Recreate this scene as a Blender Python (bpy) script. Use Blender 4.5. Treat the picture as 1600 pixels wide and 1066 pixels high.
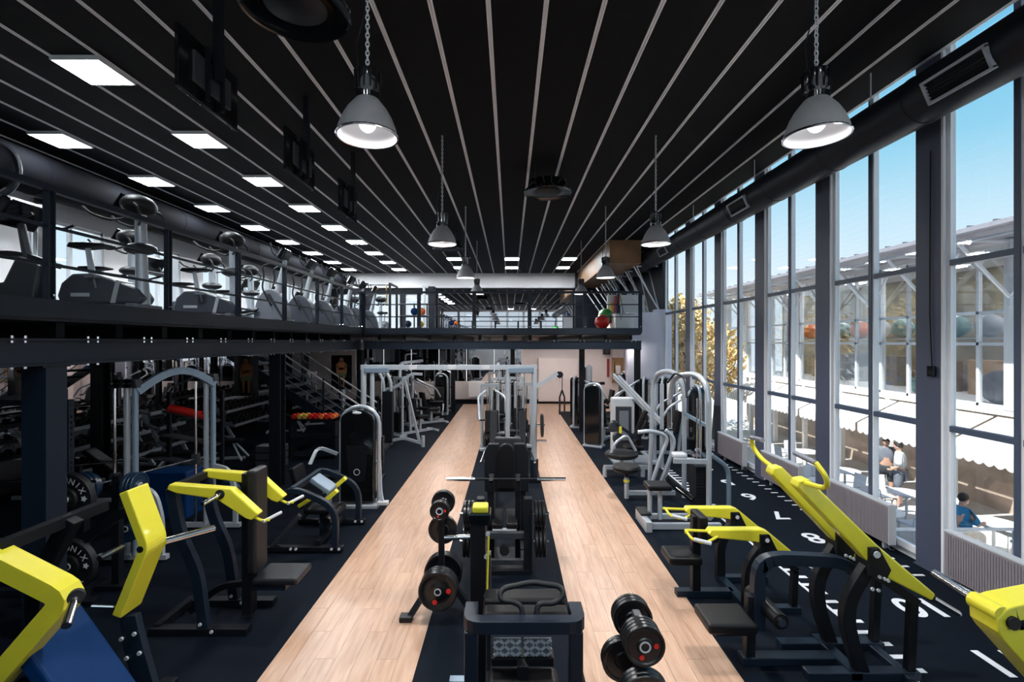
import bpy, math, random
from mathutils import Vector, Matrix, Euler
random.seed(7)
for o in list(bpy.data.objects): bpy.data.objects.remove(o, do_unlink=True)
scene = bpy.context.scene
COL = scene.collection
PI = math.pi
# ------------------------------------------------------------------ camera
EYE = 2.85
cd = bpy.data.cameras.new('camera'); cam = bpy.data.objects.new('camera', cd); COL.objects.link(cam)
cam.location = (0, 0, EYE); cam.rotation_euler = (PI/2, 0, 0)
cd.sensor_width = 36; cd.lens = 17.0; cd.shift_x = 3/1600; cd.shift_y = 1/1600; cd.clip_end = 300
scene.camera = cam
# ------------------------------------------------------------------ exposure
scene.view_settings.view_transform = 'Standard'; scene.view_settings.look = 'None'
scene.view_settings.exposure = 0.0; scene.view_settings.gamma = 1.0
scene.view_settings.use_curve_mapping = False
# ------------------------------------------------------------------ sky: pale horizon to blue zenith with thin clouds
wd = bpy.data.worlds.new('sky'); scene.world = wd; wd.use_nodes = True
nt = wd.node_tree; nt.nodes.clear()
def wn(t, **k):
    n = nt.nodes.new(t)
    for a, b in k.items(): setattr(n, a, b)
    return n
tc = wn('ShaderNodeTexCoord'); sep = wn('ShaderNodeSeparateXYZ')
nt.links.new(tc.outputs['Generated'], sep.inputs[0])
ramp = wn('ShaderNodeValToRGB'); cr = ramp.color_ramp
cr.elements[0].position = 0.0; cr.elements[0].color = (0.86, 0.92, 0.96, 1)
cr.elements[1].position = 1.0; cr.elements[1].color = (0.04, 0.20, 0.50, 1)
e = cr.elements.new(0.10); e.color = (0.80, 0.90, 0.95, 1)
e = cr.elements.new(0.20); e.color = (0.60, 0.82, 0.92, 1)
e = cr.elements.new(0.31); e.color = (0.31, 0.66, 0.84, 1)
e = cr.elements.new(0.46); e.color = (0.17, 0.52, 0.76, 1)
nt.links.new(sep.outputs['Z'], ramp.inputs[0])
noi = wn('ShaderNodeTexNoise'); noi.inputs['Scale'].default_value = 2.2; noi.inputs['Detail'].default_value = 6
mp = wn('ShaderNodeMapping'); mp.inputs['Scale'].default_value = (1, 1, 2.0)
nt.links.new(tc.outputs['Generated'], mp.inputs[0]); nt.links.new(mp.outputs[0], noi.inputs['Vector'])
cr2 = wn('ShaderNodeValToRGB'); cr2.color_ramp.elements[0].position = .5; cr2.color_ramp.elements[1].position = .78
nt.links.new(noi.outputs['Fac'], cr2.inputs[0])
mx = wn('ShaderNodeMixRGB'); mx.inputs[2].default_value = (0.88, 0.93, 0.97, 1)
sc_ = wn('ShaderNodeMath', operation='MULTIPLY'); sc_.inputs[1].default_value = .6
nt.links.new(cr2.outputs[0], sc_.inputs[0]); nt.links.new(sc_.outputs[0], mx.inputs[0]); nt.links.new(ramp.outputs[0], mx.inputs[1])
bg = wn('ShaderNodeBackground'); bg.inputs['Strength'].default_value = 1.2
nt.links.new(mx.outputs[0], bg.inputs[0]); wo = wn('ShaderNodeOutputWorld'); nt.links.new(bg.outputs[0], wo.inputs[0])
# ------------------------------------------------------------------ sun, behind the building, on the terrace and the facade opposite
sd = bpy.data.lights.new('sun', 'SUN'); sd.energy = 11.0; sd.angle = .009; sd.color = (1, .95, .86)
so = bpy.data.objects.new('sun', sd); COL.objects.link(so)
so.rotation_euler = Vector((.52, .30, -1.0)).to_track_quat('-Z', 'Y').to_euler()
so.location = (-20, -20, 30)

# ================================================================== helpers
MATS = {}
def mat(name, col, rough=.5, metal=0, var=.12, nscale=12, bump=0, bscale=60, spec=.5, coat=0, coord='Object', objrand=0):
    if name in MATS: return MATS[name]
    m = bpy.data.materials.new(name); m.use_nodes = True
    t = m.node_tree; b = t.nodes['Principled BSDF']
    b.inputs['Roughness'].default_value = rough; b.inputs['Metallic'].default_value = metal
    b.inputs['Specular IOR Level'].default_value = spec; b.inputs['Coat Weight'].default_value = coat
    tc = t.nodes.new('ShaderNodeTexCoord')
    n = t.nodes.new('ShaderNodeTexNoise'); n.inputs['Scale'].default_value = nscale; n.inputs['Detail'].default_value = 4
    t.links.new(tc.outputs[coord], n.inputs['Vector'])
    mr = t.nodes.new('ShaderNodeMapRange'); mr.inputs['To Min'].default_value = 1-var; mr.inputs['To Max'].default_value = 1+var
    t.links.new(n.outputs['Fac'], mr.inputs['Value'])
    fac = mr.outputs[0]
    if objrand:
        oi = t.nodes.new('ShaderNodeObjectInfo'); m2 = t.nodes.new('ShaderNodeMapRange')
        m2.inputs['To Min'].default_value = 1-objrand; m2.inputs['To Max'].default_value = 1+objrand
        t.links.new(oi.outputs['Random'], m2.inputs['Value'])
        mm = t.nodes.new('ShaderNodeMath'); mm.operation = 'MULTIPLY'
        t.links.new(fac, mm.inputs[0]); t.links.new(m2.outputs[0], mm.inputs[1]); fac = mm.outputs[0]
    v = t.nodes.new('ShaderNodeVectorMath'); v.operation = 'SCALE'; v.inputs[0].default_value = col[:3]
    t.links.new(fac, v.inputs['Scale']); t.links.new(v.outputs[0], b.inputs['Base Color'])
    if bump:
        n2 = t.nodes.new('ShaderNodeTexNoise'); n2.inputs['Scale'].default_value = bscale
        t.links.new(tc.outputs[coord], n2.inputs['Vector'])
        bp = t.nodes.new('ShaderNodeBump'); bp.inputs['Strength'].default_value = bump; bp.inputs['Distance'].default_value = .01
        t.links.new(n2.outputs['Fac'], bp.inputs['Height']); t.links.new(bp.outputs[0], b.inputs['Normal'])
    MATS[name] = m; return m
def emat(name, col, strength):
    if name in MATS: return MATS[name]
    m = bpy.data.materials.new(name); m.use_nodes = True
    b = m.node_tree.nodes['Principled BSDF']
    b.inputs['Base Color'].default_value = (.8, .8, .8, 1)
    b.inputs['Emission Color'].default_value = (*col, 1); b.inputs['Emission Strength'].default_value = strength
    MATS[name] = m; return m
def glass_mat(name, tint=(.95, .98, 1), refl=.07):
    m = bpy.data.materials.new(name); m.use_nodes = True; t = m.node_tree; t.nodes.clear()
    tr = t.nodes.new('ShaderNodeBsdfTransparent'); tr.inputs[0].default_value = (*tint, 1)
    gl = t.nodes.new('ShaderNodeBsdfGlossy'); gl.inputs['Roughness'].default_value = .02
    mx = t.nodes.new('ShaderNodeMixShader'); mx.inputs[0].default_value = refl
    o = t.nodes.new('ShaderNodeOutputMaterial')
    t.links.new(tr.outputs[0], mx.inputs[1]); t.links.new(gl.outputs[0], mx.inputs[2]); t.links.new(mx.outputs[0], o.inputs[0])
    MATS[name] = m; return m
K = dict(
 steel=mat('black steel', (.0042, .0055, .0085), .45, .0, .2, 20, spec=.25),
 navy=mat('navy black painted steel', (.007, .013, .024), .4, 0, .2, 10, spec=.3),
 gloss=mat('black gloss plastic', (.004, .005, .006), .12, 0, .2, 10, coat=.2),
 rubber=mat('black rubber', (.007, .008, .010), .5, 0, .25, 30, spec=.35),
 plate=mat('black rubber plate', (.006, .0065, .008), .28, 0, .2, 30),
 leather=mat('black padded vinyl', (.0042, .0042, .0055), .4, 0, .2, 20, bump=.15, bscale=180, spec=.25),
 dpad=mat('dark grey padded vinyl', (.010, .0105, .013), .42, 0, .2, 20, bump=.15, bscale=180, spec=.3),
 yellow=mat('yellow powder coat', (.66, .60, .035), .33, 0, .05, 8, coat=.25),
 chrome=mat('chrome', (.72, .72, .74), .16, 1, .05, 20),
 silver=mat('silver grey powder coat', (.42, .46, .51), .35, .35, .06, 20),
 bluegrey=mat('blue grey powder coat', (.20, .27, .35), .35, .3, .06, 20),
 dgrey=mat('dark grey plastic', (.026, .030, .037), .4, 0, .1, 20),
 bikegrey=mat('slate grey machine shell', (.055, .062, .078), .35, 0, .1, 20),
 mgrey=mat('mid grey plastic', (.16, .17, .20), .4, 0, .1, 20),
 lgrey=mat('light grey plastic', (.5, .52, .55), .4, 0, .06, 20),
 blue=mat('royal blue vinyl', (.0015, .026, .105), .5, 0, .15, 20, spec=.15),
 red=mat('red plastic', (.62, .02, .015), .35, 0, .1, 20),
 orange=mat('orange rubber', (.8, .17, .04), .4, 0, .1, 10),
 green=mat('green rubber', (.03, .22, .05), .4, 0, .1, 10),
 teal=mat('pale teal rubber', (.24, .42, .40), .4, 0, .1, 10),
 white=mat('white paint', (.78, .77, .78), .55, 0, .04, 3),
 pinkwhite=mat('warm white plaster', (.78, .69, .67), .6, 0, .04, 2, bump=.05),
 lilac=mat('pale lilac plaster', (.64, .63, .72), .6, 0, .04, 2),
 facade=mat('white render facade', (.86, .85, .84), .7, 0, .05, 1.5, bump=.1),
 frame=mat('white aluminium frame', (.72, .74, .78), .4, .0, .03, 5),
 colm=mat('backlit column tone', (.058, .068, .110), .45, 0, .06, 4),  # backlit shade of the columns' inner face is put into this colour
 transom=mat('backlit transom blue', (.055, .075, .12), .4, 0, .06, 4),  # mullions and transoms coloured dark as seen against the light
 rad=mat('taupe radiator enamel', (.235, .21, .235), .45, 0, .04, 6),
 ceil=mat('charcoal ceiling board', (.0055, .0055, .007), .8, 0, .35, 3, bump=.2, bscale=30, objrand=.2, spec=.15),
 stripe=mat('aluminium ceiling strip', (.76, .75, .79), .45, 0, .10, 4),
 duct=mat('black duct paint', (.004, .0065, .0125), .45, 0, .15, 6, spec=.32),
 ductmatte=mat('matt black duct paint', (.0028, .0032, .005), .85, 0, .15, 6, spec=.08),
 floor=mat('black rubber flooring', (.0030, .0058, .0115), .7, 0, .6, 260, bump=.25, bscale=320, spec=.08),
 marking=mat('white floor paint', (.74, .76, .80), .6, 0, .12, 40),
 wood2=mat('brown plywood', (.23, .12, .055), .5, 0, .3, 3),
 concrete=mat('pale stone paving', (.62, .60, .57), .75, 0, .12, 2, bump=.1),
 skin=mat('skin', (.55, .33, .24), .5, 0, .06, 8),
 greyshirt=mat('grey cotton', (.16, .18, .22), .85, 0, .1, 30),
 paleshirt=mat('pale cotton', (.55, .60, .66), .85, 0, .1, 30),
 blueshirt=mat('blue cotton', (.03, .22, .42), .85, 0, .1, 30),
 darkcloth=mat('dark cloth', (.03, .035, .04), .85, 0, .1, 30),
 hair=mat('dark hair', (.02, .014, .01), .6, 0, .2, 40),
 leaf=mat('olive foliage', (.16, .18, .05), .7, 0, .5, 3, objrand=.2),
 leafg=mat('golden foliage', (.72, .52, .22), .7, 0, .45, 3, objrand=.2),
 bark=mat('bark', (.12, .08, .05), .8, 0, .3, 20),
 tan=mat('tan wood', (.45, .27, .13), .6, 0, .2, 6),
 shade=mat('brushed aluminium lamp shade', (.38, .385, .40), .42, .35, .15, 14),
 shadein=mat('white lamp reflector', (.8, .8, .82), .4, 0, .03, 6),
 tread=mat('aluminium checker plate', (.62, .63, .66), .4, .0, .15, 30),
 maroon=mat('maroon enamel', (.28, .02, .03), .4, 0, .1, 10),
 panel=emat('lit panel diffuser', (.90, .96, 1.0), 80),
 panel2=emat('lit downlight diffuser', (1.0, .95, .92), 42),  # glow of the lights added below the balcony and in the room opposite
 bulb=emat('lit lamp glass', (.94, .95, 1.0), 1.3),
 screen=mat('dark screen', (.006, .007, .009), .15, 0, .1, 10),
 mirror=mat('mirror', (.62, .63, .66), .015, 1, .01, 2),
 glass=glass_mat('window glass', (.95, .975, 1), .06),
 glass2=glass_mat('far window glass', (.92, .95, .97), .14),
 gold=mat('yellow ochre fabric', (.6, .38, .06), .7, 0, .1, 20),
 navyblue=mat('dark blue plate', (.006, .022, .048), .35, 0, .1, 20),
)
# wood walkway: planks told apart by object colour, grain along y
def wood_mat():
    m = bpy.data.materials.new('oak vinyl plank'); m.use_nodes = True; t = m.node_tree; b = t.nodes['Principled BSDF']
    tc = t.nodes.new('ShaderNodeTexCoord'); oi = t.nodes.new('ShaderNodeObjectInfo')
    ad = t.nodes.new('ShaderNodeVectorMath'); ad.operation = 'ADD'
    sc = t.nodes.new('ShaderNodeVectorMath'); sc.operation = 'SCALE'; sc.inputs[0].default_value = (7, 13, 0)
    t.links.new(oi.outputs['Random'], sc.inputs['Scale']); t.links.new(tc.outputs['Object'], ad.inputs[0]); t.links.new(sc.outputs[0], ad.inputs[1])
    mp = t.nodes.new('ShaderNodeMapping'); mp.inputs['Scale'].default_value = (14, 1.4, 1)
    t.links.new(ad.outputs[0], mp.inputs[0])
    n = t.nodes.new('ShaderNodeTexNoise'); n.inputs['Scale'].default_value = 1.6; n.inputs['Detail'].default_value = 7; n.inputs['Distortion'].default_value = .6
    t.links.new(mp.outputs[0], n.inputs['Vector'])
    r = t.nodes.new('ShaderNodeValToRGB'); r.color_ramp.elements[0].position = .28; r.color_ramp.elements[1].position = .72
    r.color_ramp.elements[0].color = (.40, .235, .155, 1); r.color_ramp.elements[1].color = (.555, .365, .26, 1)
    t.links.new(n.outputs['Fac'], r.inputs[0])
    mr = t.nodes.new('ShaderNodeMapRange'); mr.inputs['To Min'].default_value = .93; mr.inputs['To Max'].default_value = 1.06
    t.links.new(oi.outputs['Random'], mr.inputs['Value'])
    v = t.nodes.new('ShaderNodeVectorMath'); v.operation = 'SCALE'; t.links.new(r.outputs[0], v.inputs[0]); t.links.new(mr.outputs[0], v.inputs['Scale'])
    t.links.new(v.outputs[0], b.inputs['Base Color']); b.inputs['Roughness'].default_value = .3
    return m
K['wood'] = wood_mat()

WORLD = {}
class MB:
    def __init__(s): s.v = []; s.f = []; s.sm = []
    def add(s, vs, fs, smooth=False):
        n = len(s.v); s.v += [tuple(p) for p in vs]; s.f += [tuple(i+n for i in f) for f in fs]; s.sm += [smooth]*len(fs); return s
    def box(s, x0, y0, z0, x1, y1, z1):
        vs = [(x, y, z) for z in (z0, z1) for y in (y0, y1) for x in (x0, x1)]
        return s.add(vs, [(0, 2, 3, 1), (4, 5, 7, 6), (0, 1, 5, 4), (2, 6, 7, 3), (0, 4, 6, 2), (1, 3, 7, 5)])
    def cbox(s, c, d, rot=None):
        M = Euler(rot).to_matrix() if rot else Matrix.Identity(3); c = Vector(c)
        vs = [c + M @ Vector((x*d[0]/2, y*d[1]/2, z*d[2]/2)) for z in (-1, 1) for y in (-1, 1) for x in (-1, 1)]
        return s.add(vs, [(0, 2, 3, 1), (4, 5, 7, 6), (0, 1, 5, 4), (2, 6, 7, 3), (0, 4, 6, 2), (1, 3, 7, 5)])
    def beam(s, a, b, w, h, up=(0, 0, 1)):
        a, b = Vector(a), Vector(b); d = (b-a).normalized(); up = Vector(up)
        if abs(d.dot(up)) > .98: up = Vector((1, 0, 0))
        r = d.cross(up).normalized(); u = r.cross(d)
        vs = [p + r*(i*w/2) + u*(j*h/2) for p in (a, b) for i, j in ((-1, -1), (1, -1), (1, 1), (-1, 1))]
        return s.add(vs, [(3, 2, 1, 0), (4, 5, 6, 7), (0, 1, 5, 4), (1, 2, 6, 5), (2, 3, 7, 6), (3, 0, 4, 7)])
    def cyl(s, a, b, r, r2=None, n=12, caps=True):
        return s.rings([(a, r), (b, r if r2 is None else r2)], n, caps)
    def rings(s, pr, n=12, caps=True):
        # straight stack of circles along first->last point
        P = [Vector(p) for p, _ in pr]; d = (P[-1]-P[0]).normalized()
        if d.length < 1e-6: d = Vector((0, 0, 1))
        r_ = d.orthogonal().normalized(); u = d.cross(r_)
        vs = []; fs = []
        for p, (_, r) in zip(P, pr):
            vs += [p + (r_*math.cos(2*PI*k/n) + u*math.sin(2*PI*k/n))*r for k in range(n)]
        for i in range(len(P)-1):
            for k in range(n):
                fs.append((i*n+k, i*n+(k+1) % n, (i+1)*n+(k+1) % n, (i+1)*n+k))
        s.add(vs, fs, True)
        if caps:
            s.add(vs[:n], [tuple(range(n-1, -1, -1))]); s.add(vs[-n:], [tuple(range(n))])
        return s
    def tube(s, pts, r, n=8, closed=False, fillet=0, flat=None, rs=None):
        P = [Vector(p) for p in pts]
        if fillet:
            Q = [P[0]]
            for i in range(1, len(P)-1):
                a, b, c = P[i-1], P[i], P[i+1]
                f1 = min(fillet, (a-b).length*.48); f2 = min(fillet, (c-b).length*.48)
                p0 = b+(a-b).normalized()*f1; p2 = b+(c-b).normalized()*f2
                for k in range(5):
                    u = k/4; Q.append(p0*(1-u)**2 + b*2*u*(1-u) + p2*u*u)
            Q.append(P[-1]); P = Q
        N = len(P); vs = []; fs = []; prev = None
        for i, p in enumerate(P):
            if closed: d = P[(i+1) % N]-P[i-1]
            else: d = P[min(i+1, N-1)]-P[max(i-1, 0)]
            d.normalize()
            if prev is None:
                a = d.orthogonal().normalized() if flat is None else (Vector(flat)-d*Vector(flat).dot(d)).normalized()
            else:
                a = (prev-d*prev.dot(d)).normalized()
            prev = a; b = d.cross(a); rr = rs[i] if rs else r
            vs += [p+(a*math.cos(2*PI*k/n)+b*math.sin(2*PI*k/n))*rr for k in range(n)]
        for i in range(N if closed else N-1):
            j = (i+1) % N
            for k in range(n): fs.append((i*n+k, i*n+(k+1) % n, j*n+(k+1) % n, j*n+k))
        s.add(vs, fs, n > 5)
        if not closed:
            s.add(vs[:n], [tuple(range(n-1, -1, -1))]); s.add(vs[-n:], [tuple(range(n))])
        return s
    def bar(s, pts, w, h, fillet=.08, up=(0, 1, 0)):
        # rectangular section swept along a path lying in a plane whose normal is up (w along up, h in plane)
        P = [Vector(p) for p in pts]; up = Vector(up).normalized()
        if fillet and len(P) > 2:
            Q = [P[0]]
            for i in range(1, len(P)-1):
                a, b, c = P[i-1], P[i], P[i+1]
                f1 = min(fillet, (a-b).length*.48); f2 = min(fillet, (c-b).length*.48)
                p0 = b+(a-b).normalized()*f1; p2 = b+(c-b).normalized()*f2
                for k in range(5):
                    u = k/4; Q.append(p0*(1-u)**2 + b*2*u*(1-u) + p2*u*u)
            Q.append(P[-1]); P = Q
        N = len(P); vs = []; fs = []
        for i, p in enumerate(P):
            d = (P[min(i+1, N-1)]-P[max(i-1, 0)]).normalized(); r = d.cross(up).normalized()
            vs += [p+up*(a*w/2)+r*(b*h/2) for a, b in ((-1, -1), (1, -1), (1, 1), (-1, 1))]
        for i in range(N-1):
            for k in range(4): fs.append((i*4+k, i*4+(k+1) % 4, i*4+4+(k+1) % 4, i*4+4+k))
        fs += [(3, 2, 1, 0), tuple(range(N*4-4, N*4))]
        return s.add(vs, fs)
    def prism(s, pts, ext):
        P = [Vector(p) for p in pts]; e = Vector(ext); n = len(P)
        vs = P+[p+e for p in P]
        return s.add(vs, [tuple(range(n-1, -1, -1)), tuple(range(n, 2*n))]+[(i, (i+1) % n, n+(i+1) % n, n+i) for i in range(n)])
    def lathe(s, prof, c=(0, 0, 0), axis=(0, 0, 1), n=24):
        c = Vector(c); ax = Vector(axis).normalized(); r_ = ax.orthogonal().normalized(); u = ax.cross(r_)
        vs = []; fs = []
        for r, z in prof: vs += [c+ax*z+(r_*math.cos(2*PI*k/n)+u*math.sin(2*PI*k/n))*r for k in range(n)]
        for i in range(len(prof)-1):
            for k in range(n): fs.append((i*n+k, i*n+(k+1) % n, (i+1)*n+(k+1) % n, (i+1)*n+k))
        return s.add(vs, fs, True)
    def ball(s, c, r, n=14, m=9, sc=(1, 1, 1)):
        c = Vector(c); vs = []; fs = []
        for i in range(m+1):
            t = PI*i/m
            for k in range(n):
                a = 2*PI*k/n
                vs.append(c+Vector((math.sin(t)*math.cos(a)*r*sc[0], math.sin(t)*math.sin(a)*r*sc[1], math.cos(t)*r*sc[2])))
        for i in range(m):
            for k in range(n): fs.append((i*n+k, (i+1)*n+k, (i+1)*n+(k+1) % n, i*n+(k+1) % n))
        return s.add(vs, fs, True)
    def mesh(s, name, m, off=None):
        me = bpy.data.meshes.new(name)
        vs = s.v if off is None else [(x-off[0], y-off[1], z-off[2]) for x, y, z in s.v]
        me.from_pydata(vs, [], s.f); me.polygons.foreach_set('use_smooth', s.sm)
        if any(s.sm): me.update(); me.set_sharp_from_angle(angle=.62)
        me.materials.append(K[m] if isinstance(m, str) else m); me.update(); return me
    def build(s, name, m, parent=None, bevel=0, label=None, seg=2):
        off = WORLD.get(parent.name) if parent else None
        o = bpy.data.objects.new(name, s.mesh(name, m, off)); COL.objects.link(o)
        if parent:
            o.parent = parent
            if off is not None: WORLD[o.name] = off
        if bevel:
            b = o.modifiers.new('bevel', 'BEVEL'); b.width = bevel; b.segments = seg; b.limit_method = 'ANGLE'; b.angle_limit = .6
        if label: o['label'] = label
        return o
def tag(o, label, cat=None, group=None, kind=None):
    o['label'] = label
    if cat: o['category'] = cat
    if group: o['group'] = group
    if kind: o['kind'] = kind
    return o
def thing(name, label, cat, loc=(0, 0, 0), rz=0, group=None, world=False):
    o = bpy.data.objects.new(name, None); COL.objects.link(o); o.location = loc; o.rotation_euler = (0, 0, rz)
    o.empty_display_size = .1
    if world: WORLD[o.name] = tuple(loc)
    return tag(o, label, cat, group)
def struct(name, label, mb=None, m=None, loc=(0, 0, 0), bevel=0, cat=None):
    o = mb.build(name, m, None, bevel) if mb else bpy.data.objects.new(name, None)
    if not mb: COL.objects.link(o); o.location = loc
    o['kind'] = 'structure'; o['label'] = label; o['category'] = cat or name.split('_')[0]
    return o
def dup(o, parent=None, **k):
    c = o.copy(); COL.objects.link(c); c.parent = parent
    for ch in o.children: dup(ch, c)
    for a, b in k.items():
        if a in ('loc',): c.location = b
        elif a == 'rz': c.rotation_euler = (0, 0, b)
        else: c[a] = b
    return c
def inst(name, me, parent=None, loc=(0, 0, 0), rot=(0, 0, 0)):
    o = bpy.data.objects.new(name, me); COL.objects.link(o); o.parent = parent
    if parent and parent.name in WORLD: w = WORLD[parent.name]; loc = (loc[0]-w[0], loc[1]-w[1], loc[2]-w[2])
    o.location = loc; o.rotation_euler = rot; return o
def W(px, py, d):
    "a point at distance d into the hall, from where it stands in the 1600 x 1066 frame"
    return Vector(((px-797)*d/755, d, EYE-(py-534)*d/755))
ORD = ['first', 'second', 'third', 'fourth', 'fifth', 'sixth', 'seventh', 'eighth', 'ninth', 'tenth', 'eleventh', 'twelfth']
def text_part(name, s, size, m, parent, loc, rot, ext=.001, label=None, align='CENTER', fat=.012):
    cu = bpy.data.curves.new(name, 'FONT'); cu.body = s; cu.size = size; cu.extrude = ext; cu.align_x = align; cu.align_y = 'CENTER'
    cu.offset = fat*size
    t = bpy.data.objects.new(name+'_tmp', cu); COL.objects.link(t)
    dg = bpy.context.evaluated_depsgraph_get(); dg.update()
    me = bpy.data.meshes.new_from_object(t.evaluated_get(dg)); bpy.data.objects.remove(t)
    me.materials.clear(); me.materials.append(K[m]); me.name = name
    o = inst(name, me, parent, loc, rot)
    if parent and parent.name in WORLD: WORLD[o.name] = WORLD[parent.name]
    if label: o['label'] = label
    return o
# ================================================================== structure
CEIL = 6.35; XL, XR = -9.4, 5.30; YB, YF = -3.0, 25.2
struct('floor', 'black speckled rubber sports floor of the hall', MB().box(XL, YB, -.25, 5.34, YF, 0), 'floor')
def walkway(label, x0, x1, y0, y1, nx):
    r = struct('floor_walkway', label)
    w = (x1-x0)/nx; L = 1.22; me = {}
    for i in range(nx):
        y = y0 - (i*.41 % L)
        while y < y1-.01:
            a, b = max(y, y0), min(y+L, y1); y += L
            ln = round(b-a, 3)
            if ln < .04: continue
            if ln not in me: me[ln] = MB().box(-w/2+.0012, -ln/2+.0012, -.002, w/2-.0012, ln/2-.0012, .005).mesh('plank', 'wood')
            inst('plank', me[ln], r, (x0+w*(i+.5), (a+b)/2, 0))
    return r
walkway('light oak plank walkway between the yellow press machines and the weight trees', -2.12, -.82, 1.5, 22, 7)
walkway('light oak plank walkway beside the window-side machines', .63, 1.96, 1.5, 19.74, 7)
walkway('light oak plank floor at the far end below the balcony', .63, 5.2, 19.74, 22.2, 24)
# ceiling: charcoal boards, aluminium strips between
cs = struct('ceiling', 'black ceiling with parallel aluminium strips', MB().box(-11.2, YB-.3, 6.42, 5.17, YF+.3, 6.7).box(4.9, YB-.3, 6.95, 5.7, YF+.3, 7.1).box(4.9, YB-.3, 6.7, 5.0, YF+.3, 6.95), 'duct')  # slab runs past the left wall, unseen overhang added to block sun
me_b = MB().box(-.272, YB, CEIL, .272, YF-.4, 6.42).mesh('ceiling_board', 'ceil')
me_s = MB().box(-.026, YB, CEIL-.006, -.006, YF-.4, 6.41).box(.006, YB, CEIL-.006, .026, YF-.4, 6.41).box(-.01, YB, CEIL+.008, .01, YF-.4, 6.41).mesh('ceiling_strip', 'stripe')
for k in range(-15, 10):
    x = -.225+.6*k
    inst('ceiling_strip', me_s, cs, (x, 0, 0))
    if k < 9: inst('ceiling_board', me_b, cs, (x+.3, 0, 0))
# left wall, lower part dark behind mirrors, upper part white with windows
lw = [(7.0, 8.6), (9.6, 11.2), (12.2, 13.8), (14.8, 16.4), (17.4, 19.0), (20.0, 21.6), (22.4, 24.0), (4.4, 6.0)]
lw.sort()
m = MB().box(XL-.25, YB, 0, XL, YF, 3.05)
struct('wall_left', 'dark lower wall under the gallery', m, mat('charcoal plaster', (.035, .035, .04), .7))
m = MB().box(XL-.25, YB, 3.05, XL, YF, 3.55).box(XL-.25, YB, 5.35, XL, YF, 6.42)
ys = [YB]+[v for p in lw for v in p]+[YF]
for a, b in zip(ys[0::2], ys[1::2]): m.box(XL-.25, a, 3.55, XL, b, 5.35)
struct('wall_left', 'white upper wall with windows behind the gallery machines', m, 'white')
wi = 0
for a, b in lw:
    wi += 1
    r = struct('window_%d' % wi, 'bright gallery window in the upper left wall, %s from the camera' % ORD[wi-1], cat='window')
    f = MB()
    for z in (3.55, 5.29): f.box(XL-.12, a, z, XL-.04, b, z+.06)
    for y in (a, (a+b)/2-.03, b-.06): f.box(XL-.12, y, 3.55, XL-.04, y+.06, 5.35)
    f.build('frame', 'frame', r)
    for y0, y1 in ((a+.06, (a+b)/2-.03), ((a+b)/2+.03, b-.06)): MB().box(XL-.085, y0, 3.61, XL-.075, y1, 5.29).build('pane', 'glass', r)
# far wall
m = MB().box(XL, 22.6, 0, -7.2, 22.9, 3.05).box(-7.2, 22.6, 0, .55, 22.9, 1.0).box(-7.2, 22.6, 2.5, .55, 22.9, 3.05).box(.55, 22.6, 0, XR, 22.9, 3.05)
struct('wall_far', 'warm white end wall below the balcony', m, 'pinkwhite')
struct('baseboard_far', 'black skirting along the end wall', MB().box(XL, 22.54, 0, XR, 22.6, .16), 'steel')
for i in range(6):
    x0 = -7.2+i*1.2917
    tag(MB().box(x0+.01, 22.62, 1.0, x0+1.28, 22.65, 2.5).build('wall_mirror', 'mirror'), 'tall wall mirror on the end wall under the balcony, %s from the left' % ORD[i], 'mirror', 'mirrors along the end wall')
m = MB().box(XL, 24.7, 5.6, 3.3, YF, 6.42)
struct('wall_far', 'white bulkhead band under the ceiling at the far end', m, 'white')
# upper far wall: windows at left, mirror in the middle, dark at right
wu = [(-8.9, -7.5), (-7.1, -5.7), (-5.4, -4.2)]
m = MB().box(XL, 25.0, 3.05, 3.3, 25.2, 3.45).box(XL, 25.0, 5.3, 3.3, 25.2, 5.6).box(-3.9, 25.0, 3.45, 3.3, 25.2, 5.3)
xs = [XL]+[v for p in wu for v in p]+[-3.9]
for a, b in zip(xs[0::2], xs[1::2]): m.box(a, 25.0, 3.45, b, 25.2, 5.3)
struct('wall_far', 'dark upper end wall above the balcony', m, 'duct')
struct('wall_far', 'black panelled wall right of the balcony mirror', MB().box(3.3, 24.4, 3.05, XR, YF, 6.42), 'duct')
for a, b in wu:
    wi += 1
    r = struct('window_%d' % wi, 'bright window in the far gallery wall, %s from the left corner' % ORD[wi-9], cat='window')
    f = MB()
    for z in (3.45, 5.24): f.box(a, 25.05, z, b, 25.12, z+.06)
    for x in (a, (a+b)/2-.03, b-.06): f.box(x, 25.05, 3.45, x+.06, 25.12, 5.3)
    f.build('frame', 'frame', r); MB().box(a+.06, 25.08, 3.51, b-.06, 25.09, 5.24).build('pane', 'glass', r)
for i in range(5):
    x0 = -3.75+i*1.4
    tag(MB().box(x0+.005, 24.95, 3.4, x0+1.395, 24.985, 5.5).build('wall_mirror', 'mirror'), 'large mirror pane behind the balcony reflecting the ceiling, %s from the left' % ORD[i], 'mirror', 'mirrors behind the balcony')
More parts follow.
